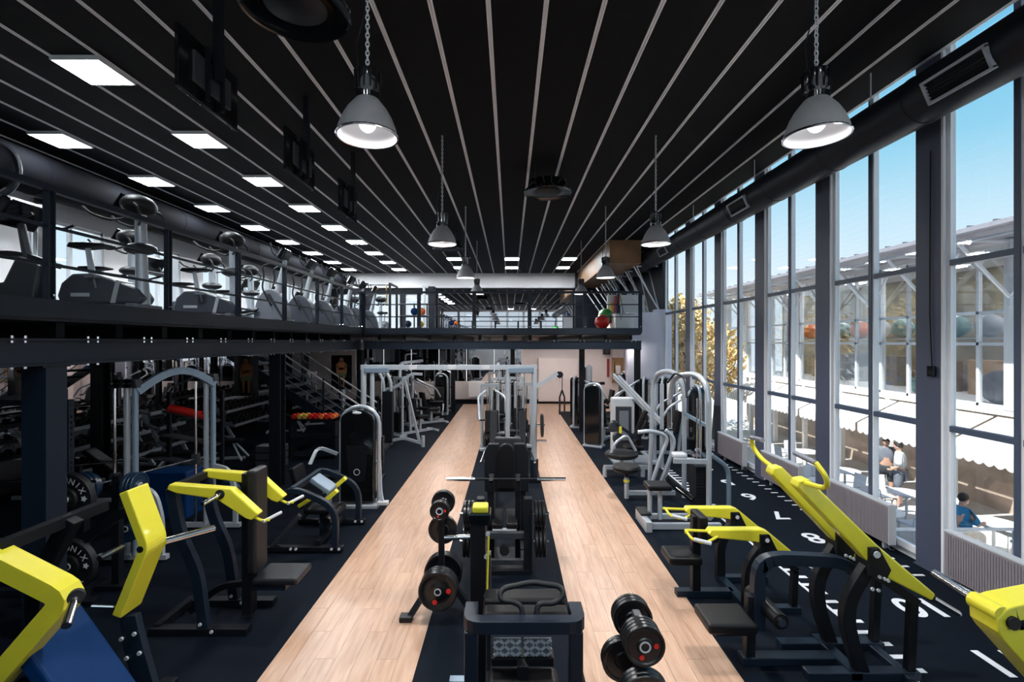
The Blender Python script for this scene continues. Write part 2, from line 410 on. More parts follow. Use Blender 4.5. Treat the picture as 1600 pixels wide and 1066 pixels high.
# unseen wall behind the camera; upper glazing added to bring in daylight
struct('wall_back', 'white wall surround of the added glazing at the near end', MB().box(XL, YB-.25, -.25, 5.6, YB, 3.0).box(XL, YB-.25, 6.1, 5.6, YB, 6.42), 'white')
for k in range(9):
    x = XL+.2+k*1.78
    struct('wall_back', 'white pier of the added glazing at the near end, %s from the left' % ORD[k], MB().box(x-.12, YB-.25, 3.0, x+.12, YB, 6.1), 'frame')
    if k < 8:
        wi_ = 40+k; r = struct('window_%d' % wi_, 'tall window added for daylight in the near end wall, %s from the left' % ORD[k], cat='window')
        MB().box(x+.12, YB-.15, 4.5, x+1.66, YB-.08, 4.58).build('transom', 'frame', r)
        for z0, z1 in ((3.0, 4.5), (4.58, 6.1)): MB().box(x+.12, YB-.12, z0, x+1.66, YB-.11, z1).build('pane', 'glass', r)
# right side: kerb, head, pier, glazing bays
struct('wall_right', 'low kerb and head rail of the glazed side', MB().box(5.30, YB, -.3, 5.42, 16.4, .1).box(5.30, YB, 6.82, 5.42, YF, 6.95), 'frame')
struct('wall_right', 'pale lilac pier at the far end of the glazing', MB().box(4.0, 16.4, 0, 4.95, 16.7, 3.85).box(4.95, 16.45, 0, 5.5, 16.8, 3.95).box(5.28, 16.8, 0, 5.5, YF, 3.9), 'lilac')
struct('wall_right', 'dark upper side wall beyond the glazing', MB().box(5.3, 16.8, 3.9, 5.5, YF, 6.82), 'duct')
CN = [1.775, 3.815, 5.855, 7.895, 9.935, 11.975, 14.015]   # near edge of every column
for i, y in enumerate(CN):
    r = struct('column_%d' % (i+1), 'steel column of the glazed side, coloured dark as backlit, %s from the near end' % ORD[i], cat='column')
    MB().box(5.21, y, 0, 5.30, y+.36, 6.94).build('post', 'colm', r, .006)
    MB().box(5.215, y-.035, .02, 5.32, y-.002, 6.82).build('side_frame', 'frame', r)  # frame edge, its white also stands for skylight on the column side
    MB().box(5.20, y-.02, 0, 5.31, y+.38, .015).build('base_plate', 'colm', r)
ends = CN+[16.4]
for i in range(len(CN)):
    y0, y1 = CN[i]+.362, ends[i+1]-.037
    if i == len(CN)-1: y1 = 16.39
    ym = (y0+y1)/2
    wi += 1
    r = struct('window_%d' % wi, 'tall glazed bay of the window side, %s from the near end' % ORD[i], cat='window')
    f = MB()
    for z in (.10, 6.74): f.box(5.255, y0, z, 5.32, y1, z+.08)
    f.box(5.255, y1-.05, .18, 5.32, y1, 6.74).box(5.25, ym-.06, .18, 5.325, ym-.03, 6.74)  # frame edges; white strip by the mullion stands for its skylit side
    f.build('frame', 'frame', r)
    MB().box(5.235, ym-.03, .1, 5.32, ym+.03, 6.8).build('mullion', 'transom', r)
    t = MB()
    for z in (1.81, 3.79): t.box(5.24, y0, z-.035, 5.33, ym-.06, z+.035).box(5.24, ym+.03, z-.035, 5.33, y1-.05, z+.035)
    t.build('transom', 'transom', r)
    zz = [.18, 1.775, 1.845, 3.755, 3.825, 6.74]
    for a, b in ((y0, ym-.06), (ym+.03, y1-.05)):
        for k in range(3):
            MB().box(5.295, a, zz[2*k], 5.301, b, zz[2*k+1]).build('pane', 'glass', r)
# radiators
for i, y1 in enumerate([5.66, 7.77, 9.80, 11.85, 13.9]):
    y0 = y1-1.28
    t = thing('radiator', 'ribbed taupe panel radiator under the window side, %s from the near end' % ORD[i], 'radiator', (5.1, y0, 0), 0, 'radiators along the window side', True)
    b = MB().box(5.08, y0, .12, 5.17, y1, .64); b.build('body', 'rad', t, .008)
    rb = MB(); n = 40
    for k in range(n):
        y = y0+.03+(y1-y0-.06)*k/n; rb.box(5.073, y, .15, 5.081, y+.016, .61)
    rb.build('ribs', 'rad', t)['kind'] = 'stuff'
    MB().box(5.075, y0-.004, .63, 5.175, y1+.004, .655).build('top_grille', 'lgrey', t, .004)
    MB().box(5.075, y0-.012, .12, 5.175, y0-.001, .64).build('end_panel', 'lgrey', t, .003)
    for yy in (y0+.2, y1-.2): MB().box(5.16, yy-.02, 0, 5.20, yy+.02, .5).build('bracket', 'lgrey', t)
    MB().tube([(5.12, y0+.06, .12), (5.12, y0+.06, .04), (5.20, y0+.06, .02)], .011, fillet=.03).build('pipe', 'chrome', t)
tag(MB().cyl((5.15, 3.75, .06), (5.15, 5.82, .06), .032).build('heating_pipe', 'chrome'), 'grey heating pipe along the floor by the nearest column', 'pipe')
tag(MB().tube([(5.19, 5.97, 5.2), (5.19, 5.98, 3.2), (5.19, 5.95, 2.55)], .008).build('blind_cord', 'steel'), 'black blind cord hanging down the nearest column', 'cord')
tag(MB().box(5.165, 5.90, 2.42, 5.208, 6.0, 2.55).build('cord_weight', 'gloss', None, .008), 'small black cord end on the nearest column', 'weight')

# ------------------------------------------------------------------ gallery
DK = 3.25
struct('floor_gallery', 'dark gallery deck along the left side', MB().box(XL, YB, 3.05, -4.45, 12.5, DK).box(XL, 13.95, 3.05, -4.45, YF, DK).box(-6.2, 12.5, 3.05, -4.45, 13.95, DK).box(XL, 12.5, 3.05, -8.4, 13.95, DK), 'duct')
struct('floor_gallery', 'dark balcony deck across the far end', MB().box(-4.45, 14.62, 3.05, 3.95, YF, DK).box(3.95, 16.8, 3.05, 5.28, YF, DK), 'duct')
struct('trim_1', 'dark blue steel edge plate of the gallery deck', MB().box(-4.449, YB, 3.08, -4.42, 14.62, 3.26), 'navy')
struct('trim_2', 'dark steel edge plate of the far balcony', MB().box(-4.42, 14.585, 3.08, 3.97, 14.618, 3.26), 'navy')
def hbeam(name, label, a, b, ax):
    r = struct(name, label, cat='beam'); m = MB(); L = b-a; n = MB()
    if ax == 'y':
        m.box(-4.60, a, 2.86, -4.42, b, 2.88).box(-4.60, a, 2.62, -4.42, b, 2.64).box(-4.50, a, 2.64, -4.47, b, 2.86)
        k = a+.3
        while k < b:
            for d in (0, .12): n.cyl((-4.45, k+d, 2.84), (-4.45, k+d, 2.905), .013, n=6); n.cyl((-4.45, k+d, 2.60), (-4.45, k+d, 2.625), .012, n=6)
            k += .78
        j = MB(); k = a+.36
        while k < b:
            j.box(XL, k-.05, 2.89, -4.8, k+.05, 3.05); k += .78
    else:
        m.box(a, 14.58, 2.86, b, 14.76, 2.88).box(a, 14.58, 2.62, b, 14.76, 2.64).box(a, 14.63, 2.64, b, 14.66, 2.86)
        k = a+.3
        while k < b:
            for d in (0, .12): n.cyl((k+d, 14.60, 2.84), (k+d, 14.60, 2.905), .013, n=6)
            k += .78
        j = MB(); k = a+.36
        while k < b:
            j.box(k-.05, 15.0, 2.89, k+.05, 22.6, 3.05); k += .78
    m.build('flange', 'navy', r); n.build('bolts', 'chrome', r)['kind'] = 'stuff'
    j.build('joists', 'steel', r)['kind'] = 'stuff'
hbeam('beam_1', 'long dark steel edge beam carrying the left gallery', YB, 14.62, 'y')
hbeam('beam_2', 'dark steel edge beam carrying the far balcony', -4.42, 3.97, 'x')
i = 0
for x, y, lb in [(-4.55, 4.72, 'broad navy black gallery post nearest the camera on the left'), (-4.55, 9.45, 'second black gallery post, behind the yellow chest press'), (-4.55, 14.7, 'black corner post where the gallery meets the balcony'), (-4.55, .05, 'black gallery post beside the camera'), (2.3, 15.5, 'slim black balcony post before the end wall cabinets'), (3.88, 14.75, 'black post under the right end of the balcony'), (.1, 18.5, 'black balcony post above the middle strip'), (-8.0, 9.45, 'inner black gallery post near the dumbbell racks'), (-8.0, 17.5, 'far inner black gallery post by the mirrors'), (-2.3, 19.5, 'black balcony post left of the far walkway'), (-4.55, 19.5, 'black balcony post behind the far left machines')]:
    i += 1
    r = struct('column_%d' % (i+20), lb, cat='column')
    w = .11 if y < 14 else .08
    MB().box(x-w, y-w, 0, x+w, y-w+.02, 2.62).box(x-w, y+w-.02, 0, x+w, y+w, 2.62).box(x-.012, y-w+.02, 0, x+.012, y+w-.02, 2.62).build('post', 'steel' if y > 6 else 'navy', r)
    MB().box(x-w*1.5, y-w*1.5, 0, x+w*1.5, y+w*1.5, .02).build('base_plate', 'steel', r)
    MB().box(x-w*1.2, y-w*1.3, 2.6, x+w*1.2, y+w*1.3, 2.62).build('cap_plate', 'steel', r)
# cover the nearest post with its broad face
MB().box(-4.44, 4.61, 0, -4.425, 4.83, 2.62).build('face_plate', 'navy', bpy.data.objects['column_21'])
def railing(name, label, p0, p1, step, start):
    p0, p1 = Vector(p0), Vector(p1); L = (p1-p0).length; d = (p1-p0)/L
    r = thing(name, label, 'railing', p0, 0, 'gallery railings', True)
    for z, w, h in ((1.09, .07, .06), (.72, .022, .03), (.35, .022, .03)):
        a, b = p0+Vector((0, 0, z)), p1+Vector((0, 0, z)); MB().beam(a, b, w, h).build('rail', 'navy', r)
    s = start
    while s <= L+.01:
        p = p0+d*s; q = Vector((abs(d.y), abs(d.x), 0))
        m = MB()
        for k in (-1, 1): m.beam(p+d*.03*k+Vector((0, 0, -.12)), p+d*.03*k+Vector((0, 0, 1.06)), .016, .06)
        m.build('post', 'navy', r)
        MB().cyl(p+Vector((0, 0, .05))-q*.05, p+Vector((0, 0, .05))+q*.05, .012, n=6).build('bolt', 'chrome', r)
        s += step
    return r
railing('railing', 'dark steel railing along the left gallery edge', (-4.47, -2.5, DK), (-4.47, 14.6, DK), 1.63, .67)
railing('railing', 'dark steel railing along the far balcony edge', (-4.42, 14.6, DK), (3.95, 14.6, DK), 1.67, 0)
# mirrors under the gallery on the left wall
for i in range(9):
    y0 = 3.0+i*2.1
    tag(MB().box(XL+.01, y0+.02, .25, XL+.04, y0+2.06, 2.45).build('wall_mirror', 'mirror'), 'large mirror on the dark wall under the left gallery, %s from the near end' % ORD[i], 'mirror', 'mirrors under the left gallery')
# stair between floor and gallery
st = thing('staircase', 'open dark steel staircase with slanting rails rising to the left gallery', 'stairs', (-3.6, 13.2, 0), 0, None, True)
S0, S1 = Vector((-3.7, 0, .1)), Vector((-8.2, 0, 3.1))
for y in (12.62, 13.85):
    MB().beam((S0.x, y, S0.z), (S1.x, y, S1.z), .05, .22).build('stringer', 'navy', st)
    for dz in (.35, .55, .75, .95):
        MB().tube([(S0.x-.1, y, S0.z+dz+.05), (S1.x, y, S1.z+dz)], .016 if dz < .9 else .024, 6).build('handrail', 'lgrey' if dz > .9 else 'mgrey', st)
    for k in range(5):
        u = k/4*.96+.02; p = S0.lerp(S1, u); MB().box(p.x-.02, y-.02, p.z, p.x+.02, y+.02, p.z+1.0).build('baluster', 'navy', st)
me = MB().box(-.14, -.6, -.015, .14, .6, .015).box(-.14, -.6, -.04, -.125, .6, -.01).box(.125, -.6, -.04, .14, .6, -.01).mesh('tread', 'dgrey')
for k in range(15):
    p = S0.lerp(S1, (k+.5)/15); inst('tread', me, st, (p.x, 13.235, p.z+.06))
MB().box(-3.95, 12.55, 0, -3.25, 13.92, .1).build('foot_step', 'dgrey', st, .01)
# ================================================================== outside: terrace and the building opposite
TZ = -1.7
struct('ground', 'pale stone terrace outside the windows', MB().box(5.55, -12, TZ-.3, 60, 60, TZ), 'concrete')
struct('ground', 'pale ground beyond the left and far walls', MB().box(-70, -30, TZ-.4, 5.5, 90, TZ-.1), 'concrete')
struct('wall_outside', 'rendered base wall of the hall below the glazing', MB().box(5.34, -3, TZ, 5.5, 25.2, -.26), 'facade')
FX = 12.0; FY0, FY1 = -4.0, 27.0
b = thing('building', 'white two-storey building opposite with large upper windows', 'building', (FX, 12, TZ), 0, None, True)
m = MB().box(FX, FY0, TZ+2.75, FX+.3, FY1, 1.2)             # band between storeys
m.box(FX, FY0, 5.18, FX+.25, FY1, 5.34)
MB.box(m, FX+5.5, FY0, TZ, FX+5.7, FY1, 1.2)
m.build('wall', 'facade', b)
MB().box(FX+.3, FY0, 1.0, FX+5.5, FY1, 1.2).build('upper_floor', 'facade', b)
k = 0; y = FY0
while y < FY1:
    MB().box(FX-.02, y, 1.2, FX+.28, y+.34, 5.3).build('pier', 'facade', b)
    y0, y1 = y+.34, min(y+2.2, FY1)
    f = MB()
    for z in (1.2, 2.75, 3.55, 5.1): f.box(FX+.06, y0, z, FX+.16, y1, z+.08)
    for yy in (y0, y0+(y1-y0)*.4-.035, y1-.07): f.box(FX+.06, yy, 1.2, FX+.16, yy+.07, 5.18)
    w = f.build('window', 'frame', b)
    ym = y0+(y1-y0)*.4
    for ya, yb in ((y0+.07, ym-.035), (ym+.035, y1-.07)):
        for za, zb in ((1.28, 2.75), (2.83, 3.55), (3.63, 5.1)):
            MB().box(FX+.105, ya, za, FX+.112, yb, zb).build('pane', 'glass2', w)
    y += 2.2
# room behind the upper windows: shelf for the balls, mottled back wall
MB().box(FX+.35, FY0, 2.92, FX+1.05, FY1, 2.96).build('shelf', 'lgrey', b)
MB().box(FX+3.2, FY0, 1.2, FX+3.3, FY1, 5.2).build('rear_wall', mat('mottled room wall', (.24, .21, .15), .8, 0, 1.0, 1.1), b)
MB().box(FX+.3, FY0, 5.2, FX+3.3, FY1, 5.28).build('room_ceiling', 'white', b)
for k in range(7): MB().box(FX+1.2, FY0+2+4.2*k, 5.15, FX+2.0, FY0+2.6+4.2*k, 5.19).build('room_fill_light', 'panel2', b)  # lights added to brighten the room behind the upper windows
rnd = random.Random(3)
for k in range(13):
    yy = FY0+1.0+2.1*k; h_ = rnd.uniform(.7, 1.3)
    MB().box(FX+2.4, yy, 1.2, FX+2.9, yy+rnd.uniform(.9, 1.5), 1.2+h_).build('cupboard', ['tan', 'wood2', 'mgrey', 'bluegrey'][k % 4], b, .01)
# canopy with white trusses
MB().box(FX-1.6, FY0, 5.35, FX+4.5, FY1, 5.45).build('canopy', mat('grey metal roof', (.38, .37, .42), .5), b)
y = FY0
me = MB().box(-1.6, -.02, 5.45, 4.5, .02, 5.49).mesh('roof_seam', 'mgrey')
while y < FY1:
    inst('roof_seam', me, b, (FX, y, 0)); y += .6
y = FY0+.15; k = 0
while y < FY1:
    t = MB(); yn = y+2.2
    t.beam((FX-1.3, y, 5.25), (FX+.1, y, 5.25), .05, .05).beam((FX-.05, y, 3.9), (FX-1.3, y, 5.2), .06, .06).beam((FX-.05, y, 3.7), (FX-.05, y, 5.3), .07, .07)
    t.beam((FX-1.3, y, 5.2), (FX-1.3, yn, 5.2), .05, .05).beam((FX-.06, y, 3.95), (FX-.25, y+1.1, 5.2), .05, .05).beam((FX-.25, y+1.1, 5.2), (FX-.06, yn, 3.95), .05, .05)
    t.build('truss', 'frame', b); y = yn
# scalloped awnings under the band, darker ground floor behind
y = 4.0
me = None
for k in range(6):
    y0 = 6.0+k*3.0; n = 12; w = 2.9/n
    a = MB().add([(FX, y0, 1.0), (FX, y0+2.9, 1.0), (FX-1.3, y0+2.9, .35), (FX-1.3, y0, .35)], [(0, 1, 2, 3)])
    pts = []
    for q in range(n):
        for s in range(6):
            u = s/5; pts.append((FX-1.3, y0+w*(q+u), .12-.07*math.sin(PI*u)))
    a.prism([(FX-1.3, y0+2.9, .35), (FX-1.3, y0, .35)]+pts, (.012, 0, 0))
    a.add([(FX, y0, .98), (FX, y0+2.9, .98), (FX-1.3, y0+2.9, .33), (FX-1.3, y0, .33)], [(3, 2, 1, 0)])
    tag(a.build('awning', mat('white awning canvas', (.78, .77, .76), .8), None), 'white scalloped awning over the terrace, %s from the near end' % ORD[k], 'awning', 'awnings on the building opposite')
MB().box(FX+1.2, FY0, TZ, FX+1.3, FY1, TZ+2.75).build('ground_floor_wall', mat('brown ground floor cladding', (.55, .44, .36), .8, 0, .6, 1.5), b)  # brown cladding with mottled tone
y = 4.3
for k in range(10):
    MB().box(FX-.02, y, TZ, FX+.13, y+.15, TZ+2.75).build('pier', 'facade', b); y += 2.2
cols = ['teal', 'lgrey', 'green', 'teal', 'lgrey', 'teal', 'teal', 'teal', 'lgrey', 'orange', 'teal', 'teal', 'orange', 'teal']
names = dict(teal='pale teal', lgrey='silver grey', green='green', orange='orange')
yb = 9.0; k = 0
for c in cols:
    o = tag(MB().ball((0, 0, 0), .31, 18, 12).build('exercise_ball', c), '%s exercise ball on the opposite shelf, %s from the near end' % (names[c], (ORD+['thirteenth', 'fourteenth'])[k]), 'ball', 'exercise balls in the building opposite')
    o.location = (FX+.7, yb, 3.275); yb += .95; k += 1
for i, (y, c, r) in enumerate([(12.7, 'mgrey', .45), (11.7, 'orange', .25), (15.2, 'teal', .3)]):
    o = tag(MB().ball((0, 0, 0), r, 18, 12).build('exercise_ball', c), 'large %s exercise ball on the floor of the opposite upper room' % ['grey', 'orange', 'teal'][i], 'ball'); o.location = (FX+.9, y, 1.2+r)
# trees
def tree(label, x, y, h, r, m, seed, z0=TZ):
    rnd = random.Random(seed)
    t = thing('tree', label, 'tree', (x, y, z0), 0, 'trees beyond the terrace')
    MB().tube([(0, 0, 0), (.1, 0, h*.4), (0, .1, h*.75)], .14, 8, rs=[.2, .14, .07]).build('trunk', 'bark', t)
    f = MB()
    for k in range(1500):
        a = rnd.uniform(0, 2*PI); u = rnd.random()**.45; el = math.acos(rnd.uniform(-1, 1))
        c = Vector((math.cos(a)*math.sin(el)*r*u, math.sin(a)*math.sin(el)*r*u, h*.68+math.cos(el)*h*.34*u))
        s = rnd.uniform(.09, .2); d = Vector((rnd.gauss(0, 1), rnd.gauss(0, 1), rnd.gauss(0, 1))).normalized(); e = d.orthogonal().normalized()
        g = d.cross(e)
        f.add([c-e*s, c+g*s*.5, c+e*s, c-g*s*.5], [(0, 1, 2, 3)])
    o = f.build('crown', m, t); o['kind'] = 'stuff'
tree('olive green tree behind the near end of the opposite building', 19.5, 13.0, 8.0, 2.6, 'leaf', 1)
tree('olive green tree behind the middle of the opposite building', 19.5, 18.5, 8.4, 2.8, 'leaf', 2)
tree('tall olive tree behind the far half of the opposite building', 19.5, 24.5, 8.8, 3.0, 'leaf', 3)
tree('golden autumn tree at the far end of the terrace', 8.6, 25.6, 7.0, 2.4, 'leafg', 4)
tree('golden autumn tree nearest the glazing at the far end', 7.3, 20.3, 6.4, 1.2, 'leafg', 5)
tree('small golden tree beside the opposite building', 9.6, 22.6, 5.4, 1.3, 'leafg', 6)
# boundary hedge of the terrace
# terrace furniture
def chair(loc, rz, label):
    t = thing('terrace_chair', label, 'chair', loc, rz, 'white terrace chairs')
    MB().box(-.22, -.22, .42, .22, .22, .45).build('seat', 'frame', t, .01)
    MB().cbox((-.23, 0, .68), (.03, .44, .48), (0, -.12, 0)).build('backrest', 'frame', t, .01)
    for sx in (-1, 1):
        for sy in (-1, 1): MB().cyl((sx*.2, sy*.2, 0), (sx*.19, sy*.19, .43), .014, n=6).build('leg', 'lgrey', t)
    for sy in (-1, 1): MB().tube([(-.22, sy*.24, .62), (.2, sy*.24, .64), (.2, sy*.22, .44)], .014, 6, fillet=.05).build('armrest', 'lgrey', t)
def table(loc, label):
    t = thing('terrace_table', label, 'table', loc, 0, 'terrace tables')
    MB().lathe([(0, .75), (.4, .75), (.4, .72), (0, .72)], n=24).build('tabletop', 'frame', t)
    MB().cyl((0, 0, .03), (0, 0, .72), .03).build('pedestal', 'lgrey', t); MB().lathe([(0, .04), (.22, .03), (.22, 0), (0, 0)], n=20).build('foot', 'lgrey', t)
tb = [(10.2, 10.2), (10.0, 12.2), (9.9, 14.3), (10.3, 16.8), (8.4, 10.9), (8.6, 13.2)]
for i, (x, y) in enumerate(tb):
    table((x, y, TZ), 'round white table on the terrace, %s from the near end' % ORD[[0, 2, 4, 5, 1, 3][i]])
    for k, (dx, dy, rz) in enumerate([(-.75, 0, 0), (.75, .05, PI), (0, .75, -PI/2)]):
        chair((x+dx, y+dy, TZ), rz, 'white terrace chair at the %s round table, %s' % (ORD[[0, 2, 4, 5, 1, 3][i]], ['on the hall side', 'on the facade side', 'on the far side'][k]))
def balustrade(label, x0, x1, y):
    t = thing('glass_balustrade', label, 'balustrade', (x0, y, TZ), 0, 'glass balustrades', True)
    n = max(2, round((x1-x0)/1.3)+1)
    for k in range(n):
        x = x0+(x1-x0)*k/(n-1); MB().box(x-.025, y-.025, TZ, x+.025, y+.025, TZ+.98).build('post', 'lgrey', t)
        MB().box(x-.06, y-.03, TZ+.72, x+.06, y+.03, TZ+.77).build('clamp', 'lgrey', t)
        if k < n-1:
            xn = x0+(x1-x0)*(k+1)/(n-1); MB().box(x+.04, y-.006, TZ+.1, xn-.04, y+.006, TZ+.95).build('pane', 'glass2', t)
    MB().box(x0, y-.03, TZ+.96, x1, y+.03, TZ+1.0).build('top_rail', 'frame', t)
balustrade('glass balustrade across the terrace in front of the tables', 7.2, 12.0, 9.2)
s = tag(MB().box(8.55, 9.14, -1.22, 8.85, 9.155, -.98).build('terrace_sign', mat('cyan sign print', (.04, .45, .6), .5)), 'small cyan sign with white mark fixed to the terrace balustrade', 'sign')
MB().lathe([(.03, -.004), (.06, -.004), (.06, 0), (.03, 0)], (8.70, 9.135, -1.09), (0, 1, 0)).build('mark', 'frame', s)
# people on the terrace
def person(name, label, loc, rz, shirt, trousers, pose):
    t = thing(name, label, 'person', loc, rz)
    if pose == 'stand':
        J = dict(pel=(0, 0, .95), ch=(0, 0, 1.3), nk=(0, 0, 1.5), hd=(.02, 0, 1.62), hl=(0, .1, .9), kl=(.03, .11, .5), al=(0, .11, .08), fl=(.16, .12, .04), hr=(0, -.1, .9), kr=(.04, -.11, .5), ar=(-.02, -.11, .08), fr=(.14, -.12, .04), sl=(0, .19, 1.44), el=(-.03, .27, 1.15), wl=(.16, .24, 1.02), gl=(.24, .22, 1.02), sr=(0, -.19, 1.44), er=(-.02, -.27, 1.15), wr=(.17, -.22, 1.0), gr=(.25, -.2, 1.0))
    else:
        J = dict(pel=(0, 0, .5), ch=(.04, 0, .85), nk=(.08, 0, 1.06), hd=(.12, 0, 1.19), hl=(.05, .1, .48), kl=(.45, .12, .5), al=(.45, .12, .08), fl=(.6, .12, .04), hr=(.05, -.1, .48), kr=(.45, -.12, .5), ar=(.43, -.12, .08), fr=(.58, -.12, .04), sl=(.05, .19, 1.0), el=(.15, .26, .76), wl=(.36, .2, .78), gl=(.44, .16, .78), sr=(.05, -.19, 1.0), er=(.15, -.26, .76), wr=(.36, -.2, .78), gr=(.44, -.16, .78))
    R = dict(pel=.14, ch=.15, nk=.055, hd=.07, hl=.09, kl=.06, al=.04, fl=.035, hr=.09, kr=.06, ar=.04, fr=.035, sl=.065, el=.045, wl=.03, gl=.03, sr=.065, er=.045, wr=.03, gr=.03)
    def skin(nm, keys, edges, m, ext=0, root=None):
        me = bpy.data.meshes.new(nm); me.from_pydata([J[k] for k in keys], [(keys.index(a), keys.index(b)) for a, b in edges], [])
        o = bpy.data.objects.new(nm, me); COL.objects.link(o); o.parent = t
        md = o.modifiers.new('skin', 'SKIN'); md.use_smooth_shade = True
        sv = me.skin_vertices[0].data
        for i_, k_ in enumerate(keys): sv[i_].radius = (R[k_]+ext, R[k_]+ext)
        sv[0].use_root = True
        o.modifiers.new('sub', 'SUBSURF').levels = 2; o.modifiers['sub'].render_levels = 2
        me.materials.append(K[m]); return o
    ks = ['pel', 'ch', 'nk', 'hd', 'hl', 'kl', 'al', 'fl', 'hr', 'kr', 'ar', 'fr', 'sl', 'el', 'wl', 'gl', 'sr', 'er', 'wr', 'gr']
    ed = [('pel', 'ch'), ('ch', 'nk'), ('nk', 'hd'), ('pel', 'hl'), ('hl', 'kl'), ('kl', 'al'), ('al', 'fl'), ('pel', 'hr'), ('hr', 'kr'), ('kr', 'ar'), ('ar', 'fr'), ('ch', 'sl'), ('sl', 'el'), ('el', 'wl'), ('wl', 'gl'), ('ch', 'sr'), ('sr', 'er'), ('er', 'wr'), ('wr', 'gr')]
    body = skin('body', ks, ed, 'skin')
    skin('shirt', ['pel', 'ch', 'nk', 'sl', 'el', 'sr', 'er'], [('pel', 'ch'), ('ch', 'nk'), ('ch', 'sl'), ('sl', 'el'), ('ch', 'sr'), ('sr', 'er')], shirt, .045)
    skin('trousers', ['pel', 'hl', 'kl', 'hr', 'kr'], [('pel', 'hl'), ('hl', 'kl'), ('pel', 'hr'), ('hr', 'kr')], trousers, .032)
    h = Vector(J['hd'])
    MB().ball(h+Vector((.02, 0, .03)), .1, 14, 10, (.95, .78, 1.18)).build('head', 'skin', t)
    MB().ball(h+Vector((0, 0, .07)), .105, 14, 10, (.98, .82, 1.0)).build('hair', 'hair', t)
    return t
person('person', 'man in a grey t-shirt standing on the terrace by the tables', (10.85, 13.95, TZ), -2.2, 'greyshirt', 'darkcloth', 'stand')
person('person', 'person in a pale shirt and grey shorts standing in front of the man in grey', (10.75, 13.35, TZ), 2.3, 'paleshirt', 'greyshirt', 'stand')
person('person', 'person in a blue shirt leaning at a terrace table', (9.45, 10.2, TZ), .1, 'blueshirt', 'tan', 'sit')
# ================================================================== things on the ceiling
def panel_light(x, y, label, group):
    t = thing('panel_light', label, 'light', (x, y, CEIL), 0, group)
    MB().box(-.30, -.30, -.055, .30, -.285, 0).box(-.30, .285, -.055, .30, .30, 0).box(-.30, -.285, -.055, -.285, .285, 0).box(.285, -.285, -.055, .30, .285, 0).build('frame', 'lgrey', t)
    MB().box(-.285, -.285, -.05, .285, .285, -.02).build('diffuser', 'panel', t)
for i in range(9):
    y = 6.2+2.12*i
    panel_light(-5.325, y, 'square lit ceiling panel in the inner row above the gallery, %s from the near end' % ORD[i], 'ceiling panels above the gallery')
    if i: panel_light(-7.725, y, 'square lit ceiling panel in the outer row above the gallery, %s from the near end' % ORD[i-1], 'ceiling panels above the gallery')
for j, (x, w) in enumerate([(-2.325, 'left'), (.075, 'middle'), (2.475, 'right')]):
    for i, y in enumerate([20.2, 22.6]):
        panel_light(x, y, 'square lit ceiling panel near the far bulkhead, %s column, %s' % (w, ['nearer', 'farther'][i]), 'ceiling panels at the far end')
for j, x in enumerate([-2.6, -.3, 1.9, 3.9]):  # unseen lights added to brighten the end wall below the balcony
    for i, y in enumerate([16.2, 18.6, 21.0]):
        t_ = thing('added_light', 'added fill panel under the far balcony, %s row, %s from the left' % (['front', 'middle', 'rear'][i], ORD[j]), 'light', (x, y, 2.889), 0, 'added lights under the balcony')
        MB().box(-.3, -.15, -.03, .3, .15, 0).build('frame', 'lgrey', t_); MB().box(-.28, -.13, -.034, .28, .13, -.031).build('diffuser', 'panel2', t_)
for i, x in enumerate([-2.325, .075, 2.475]):       # unseen fill lights added behind the camera
    panel_light(x, -1.2, 'added ceiling fill panel at the near end of the hall, %s from the left' % ORD[i], 'added fill panels at the near end')
def link_chain(m, p0, p1, L=.05, r=.005):
    p0, p1 = Vector(p0), Vector(p1); n = int((p1-p0).length/(L*.72)); w = .014
    for k in range(n):
        c = p0.lerp(p1, (k+.5)/n); a = (w, 0) if k % 2 else (0, w)
        pts = []
        for s in range(8):
            t = 2*PI*s/8; q = math.cos(t); pts.append(c+Vector((a[0]*q, a[1]*q, L*.5*math.sin(t))))
        m.tube(pts, r, 4, closed=True)
